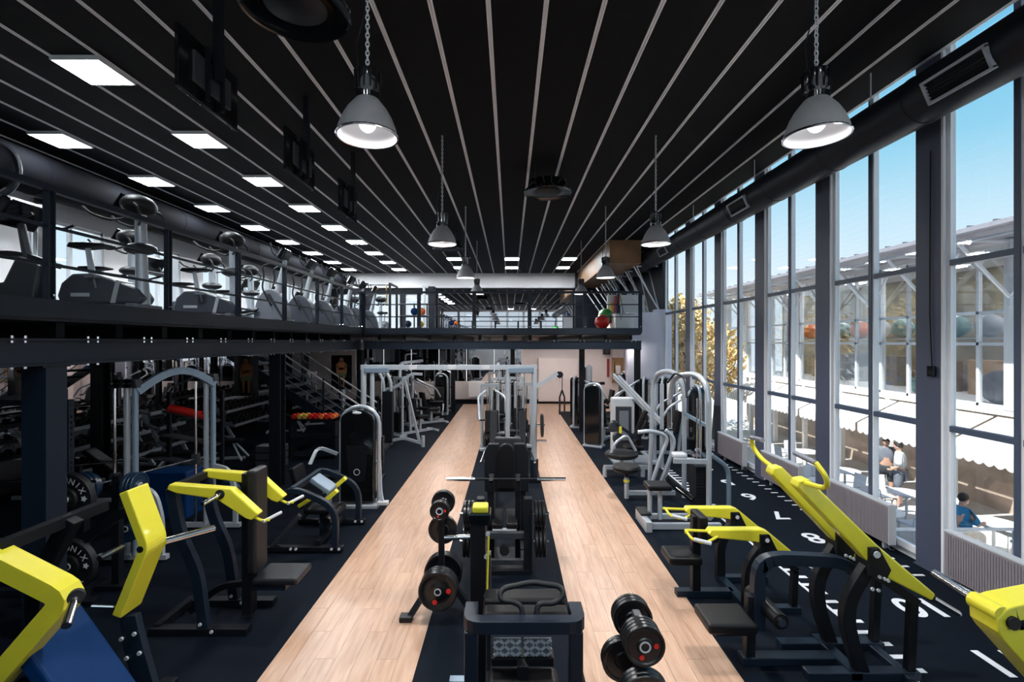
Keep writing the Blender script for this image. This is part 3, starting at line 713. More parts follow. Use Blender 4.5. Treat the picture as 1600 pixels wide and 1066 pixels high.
def pendant(x, y, label):
    z0 = 4.50
    t = thing('pendant_lamp', label, 'lamp', (x, y, z0), 0, 'industrial pendant lamps')
    prof = [(.241, .0), (.244, .012), (.236, .03), (.222, .08), (.195, .15), (.155, .22), (.115, .27), (.09, .30)]
    MB().lathe(prof, n=36).build('shade', 'shade', t)
    MB().lathe([(.236, .002), (.228, .03), (.214, .08), (.187, .15), (.147, .215), (.10, .265), (.0, .285)], n=36).build('reflector', 'shadein', t)
    MB().lathe([(.232, .0), (.245, -.003), (.249, .006), (.245, .016), (.238, .014)], n=36).build('rim', 'chrome', t)
    h = MB().lathe([(.0, .30), (.095, .30), (.098, .335), (.085, .34), (.085, .36), (.092, .37), (.098, .52), (.09, .53), (.0, .53)], n=24)
    for k in range(12):
        a = 2*PI*k/12; h.beam((math.cos(a)*.094, math.sin(a)*.094, .37), (math.cos(a)*.101, math.sin(a)*.101, .52), .012, .014)
    h.build('lamp_housing', 'gloss', t)
    MB().tube([(.0, 0, .53), (0, 0, .57)], .015).build('hook', 'chrome', t)
    c = MB(); link_chain(c, (0, 0, .55), (0, 0, CEIL-z0)); c.build('chain', 'lgrey', t)['kind'] = 'stuff'
    MB().tube([(-.07, 0, .52), (-.09, 0, .75), (-.02, 0, 1.0), (-.02, 0, CEIL-z0)], .005, 5).build('cable', 'steel', t)
    MB().ball((0, 0, .13), .075, 16, 10, (1, 1, 1.25)).build('bulb', 'bulb', t)
    ld = bpy.data.lights.new('pendant_light', 'SPOT'); ld.energy = 480; ld.spot_size = 2.5; ld.spot_blend = .6; ld.shadow_soft_size = .2; ld.color = (1, .97, .94)
    lo = bpy.data.objects.new('light_source', ld); COL.objects.link(lo); lo.parent = t; lo.location = (0, 0, .03)
nm = ['nearest', 'second', 'third', 'farthest']
for i, y in enumerate([3.9, 8.2, 12.5, 16.8]):
    pendant(-1.15, y, 'industrial aluminium pendant lamp on a chain, %s of the left row' % nm[i])
    pendant(2.47, y, 'industrial aluminium pendant lamp on a chain, %s of the right row' % nm[i])
def diffuser(x, y, label):
    t = thing('air_diffuser', label, 'air vent', (x, y, CEIL), 0, 'round black air diffusers')
    z = -.50
    MB().lathe([(0, z+.02), (.30, z+.02), (.40, z+.01), (.465, z-.01), (.475, z+.01), (.46, z+.05), (.40, z+.06), (.38, z+.22), (.0, z+.22)], n=40).build('housing', 'gloss', t)
    MB().lathe([(0, z-.004), (.24, z-.004), (.27, z+.015)], n=32).build('cone', 'duct', t)
    MB().lathe([(.455, z-.012), (.475, z-.02), (.488, z+.0), (.475, z+.014)], n=40).build('ring', 'gloss', t)
    for k in range(4):
        a = PI/4+PI/2*k; MB().beam((math.cos(a)*.37, math.sin(a)*.37, z+.15), (math.cos(a)*.37, math.sin(a)*.37, -.002), .06, .012).build('bracket', 'steel', t)
diffuser(-1.93, 4.35, 'round black air diffuser hanging from the ceiling at the top edge, nearest the camera')
diffuser(.76, 9.75, 'round black air diffuser hanging in the middle of the ceiling')
diffuser(-2.0, 15.6, 'round black air diffuser behind the second left pendant lamp')
def tv(y0, y1, label):
    t = thing('television', label, 'television', (-3.0, (y0+y1)/2, 5.5), 0, 'televisions hung from the ceiling', True)
    MB().box(-3.03, y0, 5.16, -2.99, y1, 5.74).build('panel', 'gloss', t, .008)
    ym = (y0+y1)/2
    MB().box(-2.99, ym-.3, 5.3, -2.96, ym+.3, 5.6).build('rear_housing', 'dgrey', t, .01)
    for d in (-.14, .1): MB().box(-2.96, ym+d, 5.2, -2.93, ym+d+.04, 5.72).build('mount_rail', 'steel', t)
    MB().box(-2.95, ym-.04, 5.45, -2.88, ym+.04, 6.35).build('ceiling_bracket', 'steel', t)
    MB().box(-2.94, ym+.02, 5.55, -2.928, ym+.1, 5.6).build('socket', 'lgrey', t)
    MB().box(-3.034, y0+.02, 5.18, -3.031, y1-.02, 5.72).build('screen', 'screen', t)
for i, y in enumerate([4.36, 6.45, 8.5]): tv(y, y+.95, 'flat black television hung from the ceiling facing the gallery, %s' % ['nearest', 'middle', 'farthest'][i])
# round ducts
def duct(label, x, z, r, y0, y1, seams, dm='duct'):
    t = thing('air_duct', label, 'duct', (x, y0, z), 0, None, True)
    MB().cyl((x, y0, z), (x, y1, z), r, n=40).build('pipe', dm, t)
    me = MB().lathe([(r, -.02), (r+.007, -.018), (r+.007, .018), (r, .02)], (0, 0, 0), (0, 1, 0), 40).mesh('joint_ring', dm)
    y = y0+.7
    while y < y1: inst('joint_ring', me, t, (x, y, z)); y += seams
    return t
dr = duct('thick black round duct along the top of the glazing', 4.83, 5.68, .285, YB+.2, 24.2, 1.55)
for yc in (.3, 4.95, 9.7, 14.5, 19.1, 23.6):
    g = MB(); a = math.radians(203); n = Vector((math.cos(a), 0, math.sin(a))); u = Vector((-n.z, 0, n.x)); c = Vector((4.83, yc, 5.68))+n*.29
    for s in (-1, 1):
        g.beam(c+u*.115*s+Vector((0, -.36, 0)), c+u*.115*s+Vector((0, .36, 0)), .03, .05, n)
        g.beam(c+u*.115+Vector((0, .345*s, 0)), c-u*.115+Vector((0, .345*s, 0)), .03, .05, n)
    o = g.build('vent_frame', mat('grey vent frame', (.34, .37, .42), .4, .1), dr)
    s_ = MB()
    for k in range(5): s_.beam(c+u*(-.08+.04*k)+Vector((0, -.33, 0)), c+u*(-.08+.04*k)+Vector((0, .33, 0)), .03, .006, (n+u*.8).normalized())
    s_.build('slats', 'steel', o)
for i, y in enumerate([3.2, 6.3, 9.3, 12.4, 15.5]):
    MB().cyl((4.7, y, 5.94), (4.7, y, CEIL), .009, n=6).build('hanger_wire', 'lgrey', dr)
dl = duct('thick black round duct above the left gallery windows', -8.6, 5.88, .38, YB+.2, 24.4, 1.8, 'ductmatte')
d2 = thing('air_duct', 'black duct end with round outlet above the nearest gallery machines', 'duct', (-6.9, 6.35, 5.2), 0, None, True)
MB().rings([((-7.0, 5.75, 5.2), .34), ((-7.0, 6.5, 5.2), .34)], 32).build('outlet', 'ductmatte', d2)
MB().lathe([(.30, 0), (.37, -.02), (.39, .0), (.37, .03)], (-6.95, 6.5, 5.15), (0, 1, 0), 32).build('ring', 'dgrey', d2)
MB().tube([(-6.95, 6.0, 5.4), (-7.3, 6.0, 5.8), (-8.5, 6.0, 5.88)], .2, 16).build('branch', 'duct', d2)
# timber bulkhead and white struts beyond the last pendant
struct('bulkhead', 'brown timber faced bulkhead under the ceiling at the far right', MB().box(3.42, 16.6, 5.55, 4.5, 24.6, CEIL-.01), 'wood2')
for k in range(6):
    y = 16.9+1.25*k
    t = thing('roof_strut', 'white tubular V-strut under the far right roof edge, %s from the camera' % ORD[k], 'strut', (5.2, y, 3.9), 0, 'white roof struts', True)
    MB().cyl((5.2, y, 3.95), (4.35, y+.1, 5.5), .026, n=8).build('strut', 'frame', t)
    MB().cyl((4.75, y, 3.6 if y > 17.9 else 3.9), (3.75, y+.4, 5.2), .024, n=8).build('strut', 'frame', t)
    MB().cyl((5.2, y, 3.95), (5.2, y+1.2, 5.5), .02, n=8).build('strut', 'frame', t)
    MB().cyl((4.45, y+.1, 5.5), (5.2, y+.1, 5.5), .02, n=8).build('cross_tube', 'frame', t)
    MB().cyl((4.45, y+.1, 5.5), (5.2, y+1.2, 4.7), .016, n=8).build('brace', 'frame', t)
# ================================================================== gallery machines
def upright_bike(loc, rz, label, col='bikegrey'):
    t = thing('exercise_bike', label, 'exercise bike', loc, rz, 'gallery exercise bikes')
    prof = [(-.56, .08), (.40, .08), (.44, .16), (.36, .28), (.05, .40), (-.18, .47), (-.42, .46), (-.55, .34), (-.60, .18)]
    MB().prism([(x, -.13, z) for x, z in prof], (0, .26, 0)).build('housing', col, t, .03, seg=3)
    MB().prism([(.05, -.135, .09), (.11, -.135, .09), (.17, -.135, .37), (.12, -.135, .385)], (0, .27, 0)).build('trim', 'lgrey', t)
    MB().box(-.42, -.14, .17, -.2, -.128, .215).build('nameplate', 'lgrey', t)
    MB().rings([((.36, 0, .08), .085), ((.345, 0, .5), .07), ((.33, 0, 1.24), .065)], 14).build('column', 'silver', t)
    MB().ball((.33, 0, .80), .19, 16, 8, (1.05, .8, .42)).build('bottle_tray', 'dgrey', t)
    MB().ball((.31, 0, 1.36), .22, 18, 12, (.85, 1.05, .62)).build('console', 'rubber', t)
    MB().cbox((.15, 0, 1.40), (.02, .3, .19), (0, .55, 0)).build('screen', 'screen', t)
    for s in (-1, 1):
        MB().tube([(.3, s*.08, 1.2), (.1, s*.2, 1.12), (-.12, s*.24, 1.2), (-.2, s*.24, 1.28)], .017, 8, fillet=.08).build('handlebar', 'rubber', t)
        MB().tube([(.34, s*.18, 1.36), (.46, s*.24, 1.30), (.48, s*.22, 1.14), (.36, s*.08, 1.1)], .016, 8, fillet=.08).build('handlebar', 'rubber', t)
        MB().tube([(-.12, s*.14, .28), (-.04+.1*s, s*.15, .28-.13*s)], .014, 6).cbox((-.02+.1*s, s*.2, .28-.13*s), (.12, .09, .03)).build('pedal', 'mgrey', t)
    MB().rings([((-.26, 0, .44), .04), ((-.32, 0, .80), .03)], 10).build('seat_post', 'silver', t)
    MB().prism([(-.50, -.12, .80), (-.46, -.13, .86), (-.3, -.1, .87), (-.1, -.035, .87), (-.1, -.035, .84), (-.4, -.1, .79)], (0, .22, 0)).build('saddle', 'leather', t, .02)
    for x in (-.45, .38): MB().box(x-.05, -.28, 0, x+.05, .28, .08).build('foot', 'mgrey', t, .015)
    return t
def elliptical(loc, rz, label, col='mgrey'):
    t = thing('elliptical_trainer', label, 'elliptical trainer', loc, rz, 'gallery elliptical trainers')
    pr = []
    for k in range(13):
        a = PI*k/12; pr.append((.02+.34*math.cos(a), .10+.62*math.sin(a)))
    MB().prism([(x, -.14, z) for x, z in pr]+[(-.34, -.14, .06), (.36, -.14, .06)], (0, .28, 0)).build('housing', col, t, .03, seg=3)
    MB().prism([(-.05, -.146, .60), (.02, -.146, .62), (.32, -.146, .08), (.27, -.146, .08)], (0, .292, 0)).build('trim', 'dgrey', t)
    MB().rings([((.12, 0, .62), .075), ((.28, 0, 1.35), .045)], 14).build('column', 'silver', t)
    MB().cbox((.27, 0, 1.46), (.13, .36, .26), (0, .5, 0)).build('console', 'gloss', t, .03)
    for s in (-1, 1):
        MB().tube([(.08, s*.2, .35), (-.1, s*.24, .72), (-.04, s*.26, 1.0), (-.1, s*.27, 1.18), (.1, s*.2, 1.25), (.26, s*.1, 1.3)], .019, 8, fillet=.1).build('moving_arm', 'rubber', t)
        MB().tube([(.22, s*.12, 1.4), (.1, s*.2, 1.45), (.06, s*.2, 1.68)], .016, 8, fillet=.07).build('handlebar', 'rubber', t)
        MB().tube([(-.2, s*.2, .28), (-.75, s*.16, .16)], .028, 8).cbox((-.42, s*.2, .27), (.36, .14, .035), (0, .2, 0)).build('foot_beam', 'dgrey', t)
    MB().box(-.95, -.07, .02, .3, .07, .10).build('base_rail', 'mgrey', t, .01)
    for x in (-.9, .32): MB().box(x-.05, -.3, 0, x+.05, .3, .07).build('foot', 'dgrey', t, .015)
    return t
def treadmill(loc, rz, label):
    t = thing('treadmill', label, 'treadmill', loc, rz, 'gallery treadmills')
    MB().box(-.95, -.38, .06, .75, .38, .2).build('deck', 'dgrey', t, .02); MB().box(-.92, -.26, .2, .5, .26, .21).build('belt', 'rubber', t)
    MB().prism([(.5, -.38, .2), (.95, -.38, .08), (.95, -.38, .25), (.62, -.38, .36)], (0, .76, 0)).build('motor_cover', 'mgrey', t, .02)
    for s in (-1, 1):
        MB().beam((.75, s*.36, .15), (.55, s*.36, 1.2), .05, .09).build('upright', 'silver', t)
        MB().tube([(.58, s*.36, 1.1), (.1, s*.36, .98)], .024, 8).build('handrail', 'rubber', t)
        MB().box(-.8, s*.34-.04, 0, -.7, s*.34+.04, .07).build('foot', 'steel', t)
    MB().cbox((.5, 0, 1.3), (.1, .78, .36), (0, .5, 0)).build('console', 'gloss', t, .03)
    MB().box(.4, -.36, 1.08, .62, .36, 1.14).build('crossbar', 'dgrey', t, .02)
    return t
G = DK
for i, y in enumerate([6.25, 8.35]):
    upright_bike((-5.12, y, G), .06, 'grey upright exercise bike at the gallery railing, %s from the camera' % ORD[i])
for i, (x, y) in enumerate([(-6.75, 8.1), (-6.75, 10.3), (-6.75, 11.85)]):
    upright_bike((x, y+.1, G), .05, 'grey exercise bike in the second gallery row, %s from the camera' % ORD[i])
for i, y in enumerate([10.35, 11.75, 13.1, 14.4, 15.6, 17.0]):
    elliptical((-5.1, y if y < 14 else y+.3, G), .05, 'elliptical trainer at the gallery railing, %s from the camera' % ORD[i], 'mgrey' if i == 0 else 'bikegrey')
# recumbent bike, nearest the camera
def recumbent(loc, rz, label):
    t = thing('recumbent_bike', label, 'exercise bike', loc, rz, 'gallery recumbent bikes')
    MB().prism([(-.75, -.1, .1), (.55, -.1, .1), (.62, -.1, .5), (.35, -.1, .62), (.2, -.1, .3), (-.75, -.1, .2)], (0, .2, 0)).build('housing', 'dgrey', t, .03)
    MB().bar([(-.8, 0, .3), (-.3, 0, .62), (.3, 0, .66), (.75, 0, .5)], .08, .06, .2).build('step_through_arm', 'rubber', t)
    MB().rings([((.4, 0, .6), .05), ((.32, 0, 1.0), .04)], 12).build('column', 'dgrey', t)
    MB().cbox((.3, 0, 1.12), (.12, .5, .34), (0, .6, 0)).build('console', 'gloss', t, .02)
    MB().cbox((-.55, 0, .48), (.44, .42, .09)).build('seat', 'leather', t, .03); MB().cbox((-.82, 0, .8), (.09, .42, .6), (0, -.25, 0)).build('backrest', 'leather', t, .03)
    for s in (-1, 1): MB().tube([(.3, s*.16, 1.05), (.55, s*.28, 1.0), (.7, s*.28, 1.06)], .016, 8, fillet=.07).build('handlebar', 'rubber', t)
    for x in (-.7, .45): MB().box(x-.05, -.28, 0, x+.05, .28, .1).build('foot', 'mgrey', t, .015)
recumbent((-6.15, 5.75, G), .05, 'dark recumbent exercise bike at the left edge of the gallery')
recumbent((-6.9, 4.3, G), .05, 'dark recumbent exercise bike half hidden at the far left of the frame')
for i, y in enumerate([10.6, 14.7, 16.4, 18.2]):
    treadmill((-8.4, y, G), 0, 'treadmill by the gallery windows, %s from the camera' % ORD[i])
# far part of the gallery
for i, x in enumerate([-7.6, -6.5, -5.4]):
    upright_bike((x, 20.5, G), -PI/2, 'exercise bike at the back of the gallery before the far windows, %s from the left' % ORD[i])
# silver ventilation drop beside the windows
t = thing('vent_hopper', 'silver round pipe with a flared foot by the gallery wall', 'vent pipe', (-8.95, 9.15, G), 0)
MB().cyl((0, 0, .95), (0, 0, 2.3), .11, n=16).build('pipe', 'chrome', t); MB().rings([((0, 0, .25), .3), ((0, 0, .7), .11), ((0, 0, .95), .11)], 4).build('flare', 'chrome', t)
MB().box(-.3, -.3, 0, .3, .3, .25).build('base', 'mgrey', t, .01)
# training rig with bar and straps on the balcony
t = thing('training_rig', 'black rig with pull-up bar and ochre straps on the balcony', 'rig', (-5.2, 18.0, G), 0, None, True)
for x in (-5.95, -4.5):
    for y in (18.1, 19.2): MB().box(x-.04, y-.04, G, x+.04, y+.04, G+1.8).build('post', 'steel', t)
    MB().beam((x, 18.1, G+1.77), (x, 19.2, G+1.77), .07, .07).build('side_beam', 'steel', t)
for y in (18.1, 19.2): MB().cyl((-5.95, y, G+1.72), (-4.5, y, G+1.72), .02, n=8).build('bar', 'steel', t)
MB().beam((-4.62, 18.06, G+1.72), (-4.6, 18.06, G+.95), .1, .02).build('strap', 'gold', t)
# squat stands / cages seen as vertical bars
t = thing('storage_rack', 'black storage rack with balls and rollers beside the dark column on the balcony', 'rack', (-4.0, 19.2, G), 0, None, True)
for x in (-4.25, -3.75, -3.25):
    MB().box(x-.025, 18.9, G, x+.025, 18.95, G+1.1).build('post', 'steel', t)
for z in (.12, .6, 1.05): MB().box(-4.3, 18.75, G+z, -3.2, 19.15, G+z+.03).build('shelf', 'mgrey', t)
for i, (x, c, nmz, z, r) in enumerate([(-3.75, 'blue', 'blue', .63, .15), (-3.45, 'orange', 'orange red', .63, .15), (-3.5, 'gold', 'yellow', .15, .13), (-4.0, 'navyblue', 'dark blue', .15, .14)]):
    o = tag(MB().ball((0, 0, 0), r, 16, 10).build('medicine_ball', c), '%s medicine ball on the balcony storage rack' % nmz, 'ball', 'balls on the balcony rack'); o.location = (x, 18.95, G+z+r)
# dark square pillar left of the balcony mirror
struct('column_40', 'black square pillar left of the balcony mirror', MB().box(-4.1, 24.2, G, -3.78, 24.65, 5.62), 'duct')
tag(MB().cyl((-4.25, 23.9, G), (-4.25, 23.9, 5.6), .07, n=12).build('downpipe', 'lgrey'), 'light grey pipe beside the black balcony pillar', 'pipe')
# right end of the balcony
for i, (c, r, p, l) in enumerate([('red', .235, (2.95, 15.5), 'red exercise ball on the balcony by the railing'), ('green', .25, (3.18, 16.1), 'green exercise ball on a stand behind the red ball')]):
    o = tag(MB().ball((0, 0, 0), r, 20, 14).build('exercise_ball', c), l, 'ball'); o.location = (*p, G+r+(.2 if i else 0))
t = thing('ball_stand', 'black low stand under the green ball on the balcony', 'stand', (3.18, 16.1, G))
MB().lathe([(.0, .0), (.2, 0), (.2, .03), (.05, .05), (.05, .14), (.16, .22), (.17, .25), (.12, .21), (0, .18)], n=20).build('stand', 'steel', t)
struct('wall_balcony', 'white storage wall at the right end of the balcony', MB().box(3.55, 17.6, G, 4.9, 17.75, 4.55), 'white')
t = thing('storage_chest', 'long white chest at the right end of the balcony', 'chest', (4.0, 16.4, G), 0, None, True)
MB().box(3.35, 15.35, G, 3.93, 16.2, G+.45).build('body', 'white', t, .01); MB().box(3.33, 15.33, G+.45, 3.945, 16.22, G+.5).build('lid', 'lgrey', t, .01)
for i, (x, c, l) in enumerate([(3.66, 'gold', 'ochre'), (3.8, 'maroon', 'red'), (3.92, 'blue', 'blue')]):
    tag(MB().cyl((x, 17.45, G), (x, 17.45, G+1.0+.25*i), .055, n=12).build('rolled_mat', c), '%s rolled exercise mat standing against the white balcony wall' % l, 'mat', 'rolled mats on the balcony')
t = thing('resistance_strap', 'black and yellow training strap hanging on the balcony railing', 'strap', (3.3, 14.57, 4.3), 0, None, True)
MB().tube([(3.28, 14.55, 4.3), (3.26, 14.55, 3.8), (3.34, 14.55, 3.5), (3.4, 14.55, 3.75), (3.3, 14.55, 4.3)], .012, 6).build('strap', 'steel', t); MB().tube([(3.3, 14.55, 4.3), (3.3, 14.55, 3.95)], .016, 6).build('loop', 'gold', t)
# ================================================================== floor paint
FL = bpy.data.objects['floor']
for n, y in zip(['11', '10', '9', '8', '7', '6', '5', '4', '3'], [4.3, 5.2, 6.1, 7.03, 7.95, 8.9, 9.8, 10.75, 11.7]):
    text_part('floor_number', n, .50, 'marking', FL, (4.40, y, .0025), (0, 0, PI), .0012, 'white painted floor number '+n, fat=.017)
MB().box(3.395, 2.6, 0, 3.43, 12.2, .003).build('floor_line', 'marking', FL)
me = MB().box(0, -.028, 0, .16, .028, .003).mesh('floor_tick', 'marking'); y = 2.7
while y < 12.1: inst('floor_tick', me, FL, (3.43, y, 0)); y += .1855
me = MB().box(0, -.02, 0, .13, .02, .003).mesh('floor_tick', 'marking'); y = 5.9
while y < 13: inst('floor_tick', me, FL, (4.92, y, 0)); y += .23

# ================================================================== weight plates
PM = {}
def plate(c, ax, r, label, group, t=.035, front=True, mk='plate', red=True):
    key = (round(r, 3), t, ax, mk)
    if key not in PM:
        PM[key] = MB().lathe([(0.0, t*.42), (.028, t*.42), (.03, t*.5), (r*.36, t*.5), (r*.42, t*.28), (r*.80, t*.28), (r*.86, t*.5), (r*.97, t*.5), (r, t*.36), (r, -t*.36), (r*.97, -t*.5), (r*.86, -t*.5), (r*.80, -t*.28), (r*.42, -t*.28), (r*.36, -t*.5), (.03, -t*.5), (.0, -t*.42)], (0, 0, 0), ax, 30).mesh('weight_plate', mk)
    o = tag(inst('weight_plate', PM[key], None, c), label, 'weight plate', group)
    if front:
        A = Vector(ax)
        MB().lathe([(.026, t*.5), (.026, t*.62), (.036, t*.62), (.036, t*.5)], (0, 0, 0), ax, 20).build('hub_ring', 'lgrey', o)
        if red:
            u = A.orthogonal().normalized(); v = A.cross(u)
            for a in (.5, 2.4):
                p = (u*math.cos(a)+v*math.sin(a))*r*.55
                MB().lathe([(0, t*.5), (r*.12, t*.5), (r*.12, t*.25)], p, ax, 12).build('red_mark', 'red', o)
    return o
def stack(p, ax, n, r, where, group, gap=.041, t=.035, mk='plate', red=True):
    "n plates from the outside p inwards, ax points outwards"
    A = Vector(ax); nm = ['outermost', 'second', 'third', 'fourth', 'fifth']
    for k in range(n):
        c = Vector(p)-A*gap*k
        plate(tuple(c), ax, r, 'black plate on %s, %s' % (where, nm[k]) if n > 1 else 'single black plate on %s' % where, group, t, k == 0, mk, red)
def tree_left():
    x, y = -.72, 5.08
    t = thing('plate_tree', 'black weight plate tree standing on the left oak walkway edge', 'weight tree', (x, y, 0), 0, None, True)
    MB().box(x-.03, y-.03, .08, x+.03, y+.03, 1.18).build('post', 'steel', t, .005)
    MB().bar([(x-.30, y-.12, .04), (x-.12, y, .30), (x, y, .38)], .07, .06, .05, (.3, 1, 0)).build('leg', 'steel', t, .005)
    MB().bar([(x+.30, y+.0, .04), (x+.14, y, .28), (x, y, .38)], .07, .06, .05).build('leg', 'steel', t, .005)
    MB().bar([(x, y+.32, .04), (x, y+.14, .26), (x, y, .36)], .07, .06, .05, (1, 0, 0)).build('leg', 'steel', t, .005)
    for p in ((x-.34, y-.14), (x+.32, y)): MB().cbox((p[0], p[1], .03), (.13, .11, .055)).build('rubber_foot', 'rubber', t, .01)
    for z, s, L in ((.36, -1, .275), (.36, 1, .22), (1.12, -1, .16), (1.12, 1, .18), (.84, 1, .12)):
        MB().cyl((x, y, z), (x, y+s*L, z), .024, n=10).build('peg', 'steel', t)
    MB().cyl((x, y, .79), (x+.30, y+.02, .79), .025, n=12).build('peg', 'chrome', t)
    g = 'plates on the left weight tree'
    stack((x, y-.26, .36), (0, -1, 0), 4, .195, 'the low front peg of the left weight tree', g)
    stack((x, y+.20, .36), (0, 1, 0), 3, .205, 'the low rear peg of the left weight tree', g)
    stack((x, y-.14, 1.12), (0, -1, 0), 2, .10, 'the top front peg of the left weight tree', g, .04)
    stack((x, y+.16, 1.12), (0, 1, 0), 2, .125, 'the top rear peg of the left weight tree', g, .04)
    stack((x, y+.10, .84), (0, 1, 0), 1, .155, 'the middle rear peg of the left weight tree', g)
tree_left()
def tree_right():
    x, y = .84, 3.18
    t = thing('plate_tree', 'black weight plate tree at the bottom edge of the right oak walkway', 'weight tree', (x, y, 0), 0, None, True)
    MB().box(x-.03, y-.03, .08, x+.03, y+.03, 1.04).build('post', 'steel', t, .005)
    for dx, dy in ((-.34, -.1), (.34, -.1), (0, .34)):
        MB().beam((x+dx, y+dy, .035), (x, y, .3), .06, .06).build('leg', 'steel', t, .005); MB().cbox((x+dx, y+dy, .03), (.11, .11, .05)).build('rubber_foot', 'rubber', t, .01)
    for z, s, L in ((.95, -1, .172), (.95, 1, .21), (.62, -1, .19), (.62, 1, .2)): MB().cyl((x, y, z), (x, y+s*L, z), .024, n=10).build('peg', 'steel', t)
    MB().box(x-.028, y-.05, .98, x+.028, y+.06, 1.06).build('cap', 'dgrey', t, .01)
    g = 'plates on the right weight tree'
    stack((x, y-.16, .95), (0, -1, 0), 4, .128, 'the upper front peg of the right weight tree', g, .034, .03)
    stack((x, y+.20, .95), (0, 1, 0), 3, .135, 'the upper rear peg of the right weight tree', g, .034, .03)
    stack((x, y-.18, .62), (0, -1, 0), 3, .165, 'the lower front peg of the right weight tree', g, .036, .032)
    stack((x-.06, y+.18, .66), (0, 1, 0), 2, .15, 'the lower rear peg of the right weight tree', g, .036, .032)
tree_right()

# ================================================================== yellow lever machines, left
def bolt_set(parent, pts, ax=(0, -1, 0), r=.016):
    m = MB(); A = Vector(ax)
    for p in pts: m.cyl(Vector(p), Vector(p)+A*.014, r, n=8)
    m.build('bolts', 'lgrey', parent)['kind'] = 'stuff'
def seat(parent, c, d, m='leather', rot=None, name='seat'): return MB().cbox(c, d, rot).build(name, m, parent, .025, seg=3)
# A + B : press with two bent yellow arms
t = thing('lever_press', 'black lever machine with two bent yellow arms at the bottom left', 'gym machine', (-3.3, 3.6, 0), 0, None, True)
a = MB().bar([W(-70, 838, 3.2), W(112, 930, 3.2), W(-60, 1128, 3.2)], .15, .125, .10).build('lever_arm', 'yellow', t, .012, 'near yellow arm bent like an arrowhead')
MB().cyl(W(118, 934, 3.11), W(104, 978, 2.93), .026, n=14).build('grip', 'chrome', a); MB().cyl(W(121, 930, 3.13), W(119, 934, 3.09), .045, n=16).build('grip_collar', 'rubber', a)
a = MB().bar([(-3.035, 3.9, 1.67), (-2.873, 3.9, 1.234), (-3.09, 3.9, .69)], .22, .075, .05).build('lever_arm', 'yellow', t, .010, 'far yellow arm bent like an arrowhead')
MB().cyl((-2.86, 4.0, 1.195), (-2.70, 4.4, 1.15), .031, n=16).build('grip', 'chrome', a)
MB().cyl((-2.90, 3.786, 1.22), (-2.90, 3.80, 1.22), .026, n=14).build('pivot_hole', 'steel', a)
MB().tube([(-3.09, 3.88, .72), (-3.25, 3.75, .80)], .014, 8).build('link_rod', 'chrome', t)
MB().prism([W(186, 965, 3.86), W(212, 962, 3.86), W(222, 1005, 3.84), W(246, 1090, 3.8), W(214, 1096, 3.8), W(192, 1010, 3.84)], (0, .06, 0)).build('leg', 'navy', t, .005)
bolt_set(t, [W(191, 998, 3.845), W(211, 990, 3.845), W(199, 1028, 3.83), W(219, 1020, 3.83)])
MB().box(-3.9, 3.35, 0, -3.78, 4.1, .08).box(-3.85, 3.66, 0, -2.7, 3.78, .08).box(-2.86, 3.3, 0, -2.74, 4.0, .08).build('base_frame', 'steel', t, .006)
MB().bar([(-3.6, 3.7, .08), (-3.62, 3.7, 1.0), (-3.35, 3.7, 1.5)], .09, .12, .15).build('upright', 'steel', t, .006)
MB().beam((-3.4, 3.2, 1.48), (-3.4, 4.05, 1.48), .08, .08).build('axle_beam', 'steel', t)
seat(t, (-3.05, 3.42, .52), (.12, .46, .84), 'blue', (0, -.62, 0), 'back_pad')
seat(t, (-3.36, 3.35, .36), (.42, .36, .10), 'blue')
MB().beam((-3.6, 3.6, .5), (-3.15, 3.45, .3), .06, .06).build('pad_support', 'steel', t)
for s in (3.05, 4.12): MB().cyl((-3.5, s, 1.0), (-3.5, s+(.25 if s > 3.6 else -.2), 1.0), .025, n=10).build('plate_peg', 'chrome', t)
stack((-3.52, 3.0, .95), (0, -1, 0), 2, .2, 'the near side of the bottom left yellow press', 'plates on the bottom left press')
MB().bar([(-3.6, 4.1, 1.18), (-3.3, 4.1, 1.4), (-3.05, 4.1, 1.45)], .06, .08, .1).build('counter_arm', 'steel', t)
# C : chest press
t = thing('chest_press', 'yellow armed chest press with a black seat beside the left walkway', 'gym machine', (-2.8, 4.95, 0), 0, None, True)
for y, nmx in ((4.72, 'near'), (5.24, 'far')):
    a = MB().prism([(-3.30, y-.05, 1.47), (-2.70, y-.05, 1.425), (-2.43, y-.05, 1.18), (-2.50, y-.05, 1.12), (-2.56, y-.05, 1.14), (-2.84, y-.05, 1.325), (-3.22, y-.05, 1.38), (-3.32, y-.05, 1.42)], (0, .10, 0)).build('lever_arm', 'yellow', t, .012, nmx+' yellow press arm')
    s = -1 if y < 5 else 1
    MB().tube([(-2.50, y, 1.14), (-2.42, y+s*.0, 1.10), (-2.35, y, 1.11)], .014, 8, fillet=.03).build('handle_bracket', 'yellow', a)
    MB().tube([(-2.40, y-.02, 1.10), (-2.32, y+.18, 1.12)], .016, 10).build('hand_grip', 'lgrey', a)
    MB().cyl((-2.80, y+s*.05, 1.375), (-2.84, y+s*.26, 1.35), .022, n=12).build('peg', 'chrome', a)
    MB().lathe([(.0, .0), (.045, 0), (.045, .012), (0, .012)], (-2.80, y+s*.05, 1.375), (0, s, 0), 16).build('peg_collar', 'rubber', a)
    MB().bar([(-3.3, y, 1.42), (-3.22, y, .95), (-3.05, y, .62), (-2.98, y, .06)], .07, .10, .2).build('upright', 'navy', t, .005)
    MB().box(-3.5, y-.05, 0, -2.55, y+.05, .07).build('base_rail', 'steel', t, .005)
    bolt_set(t, [(-2.99, y-.052, .12), (-2.88, y-.052, .05)])
MB().box(-2.66, 4.86, .5, -2.56, 5.12, 1.55).build('backrest', 'dpad', t, .03, seg=3)
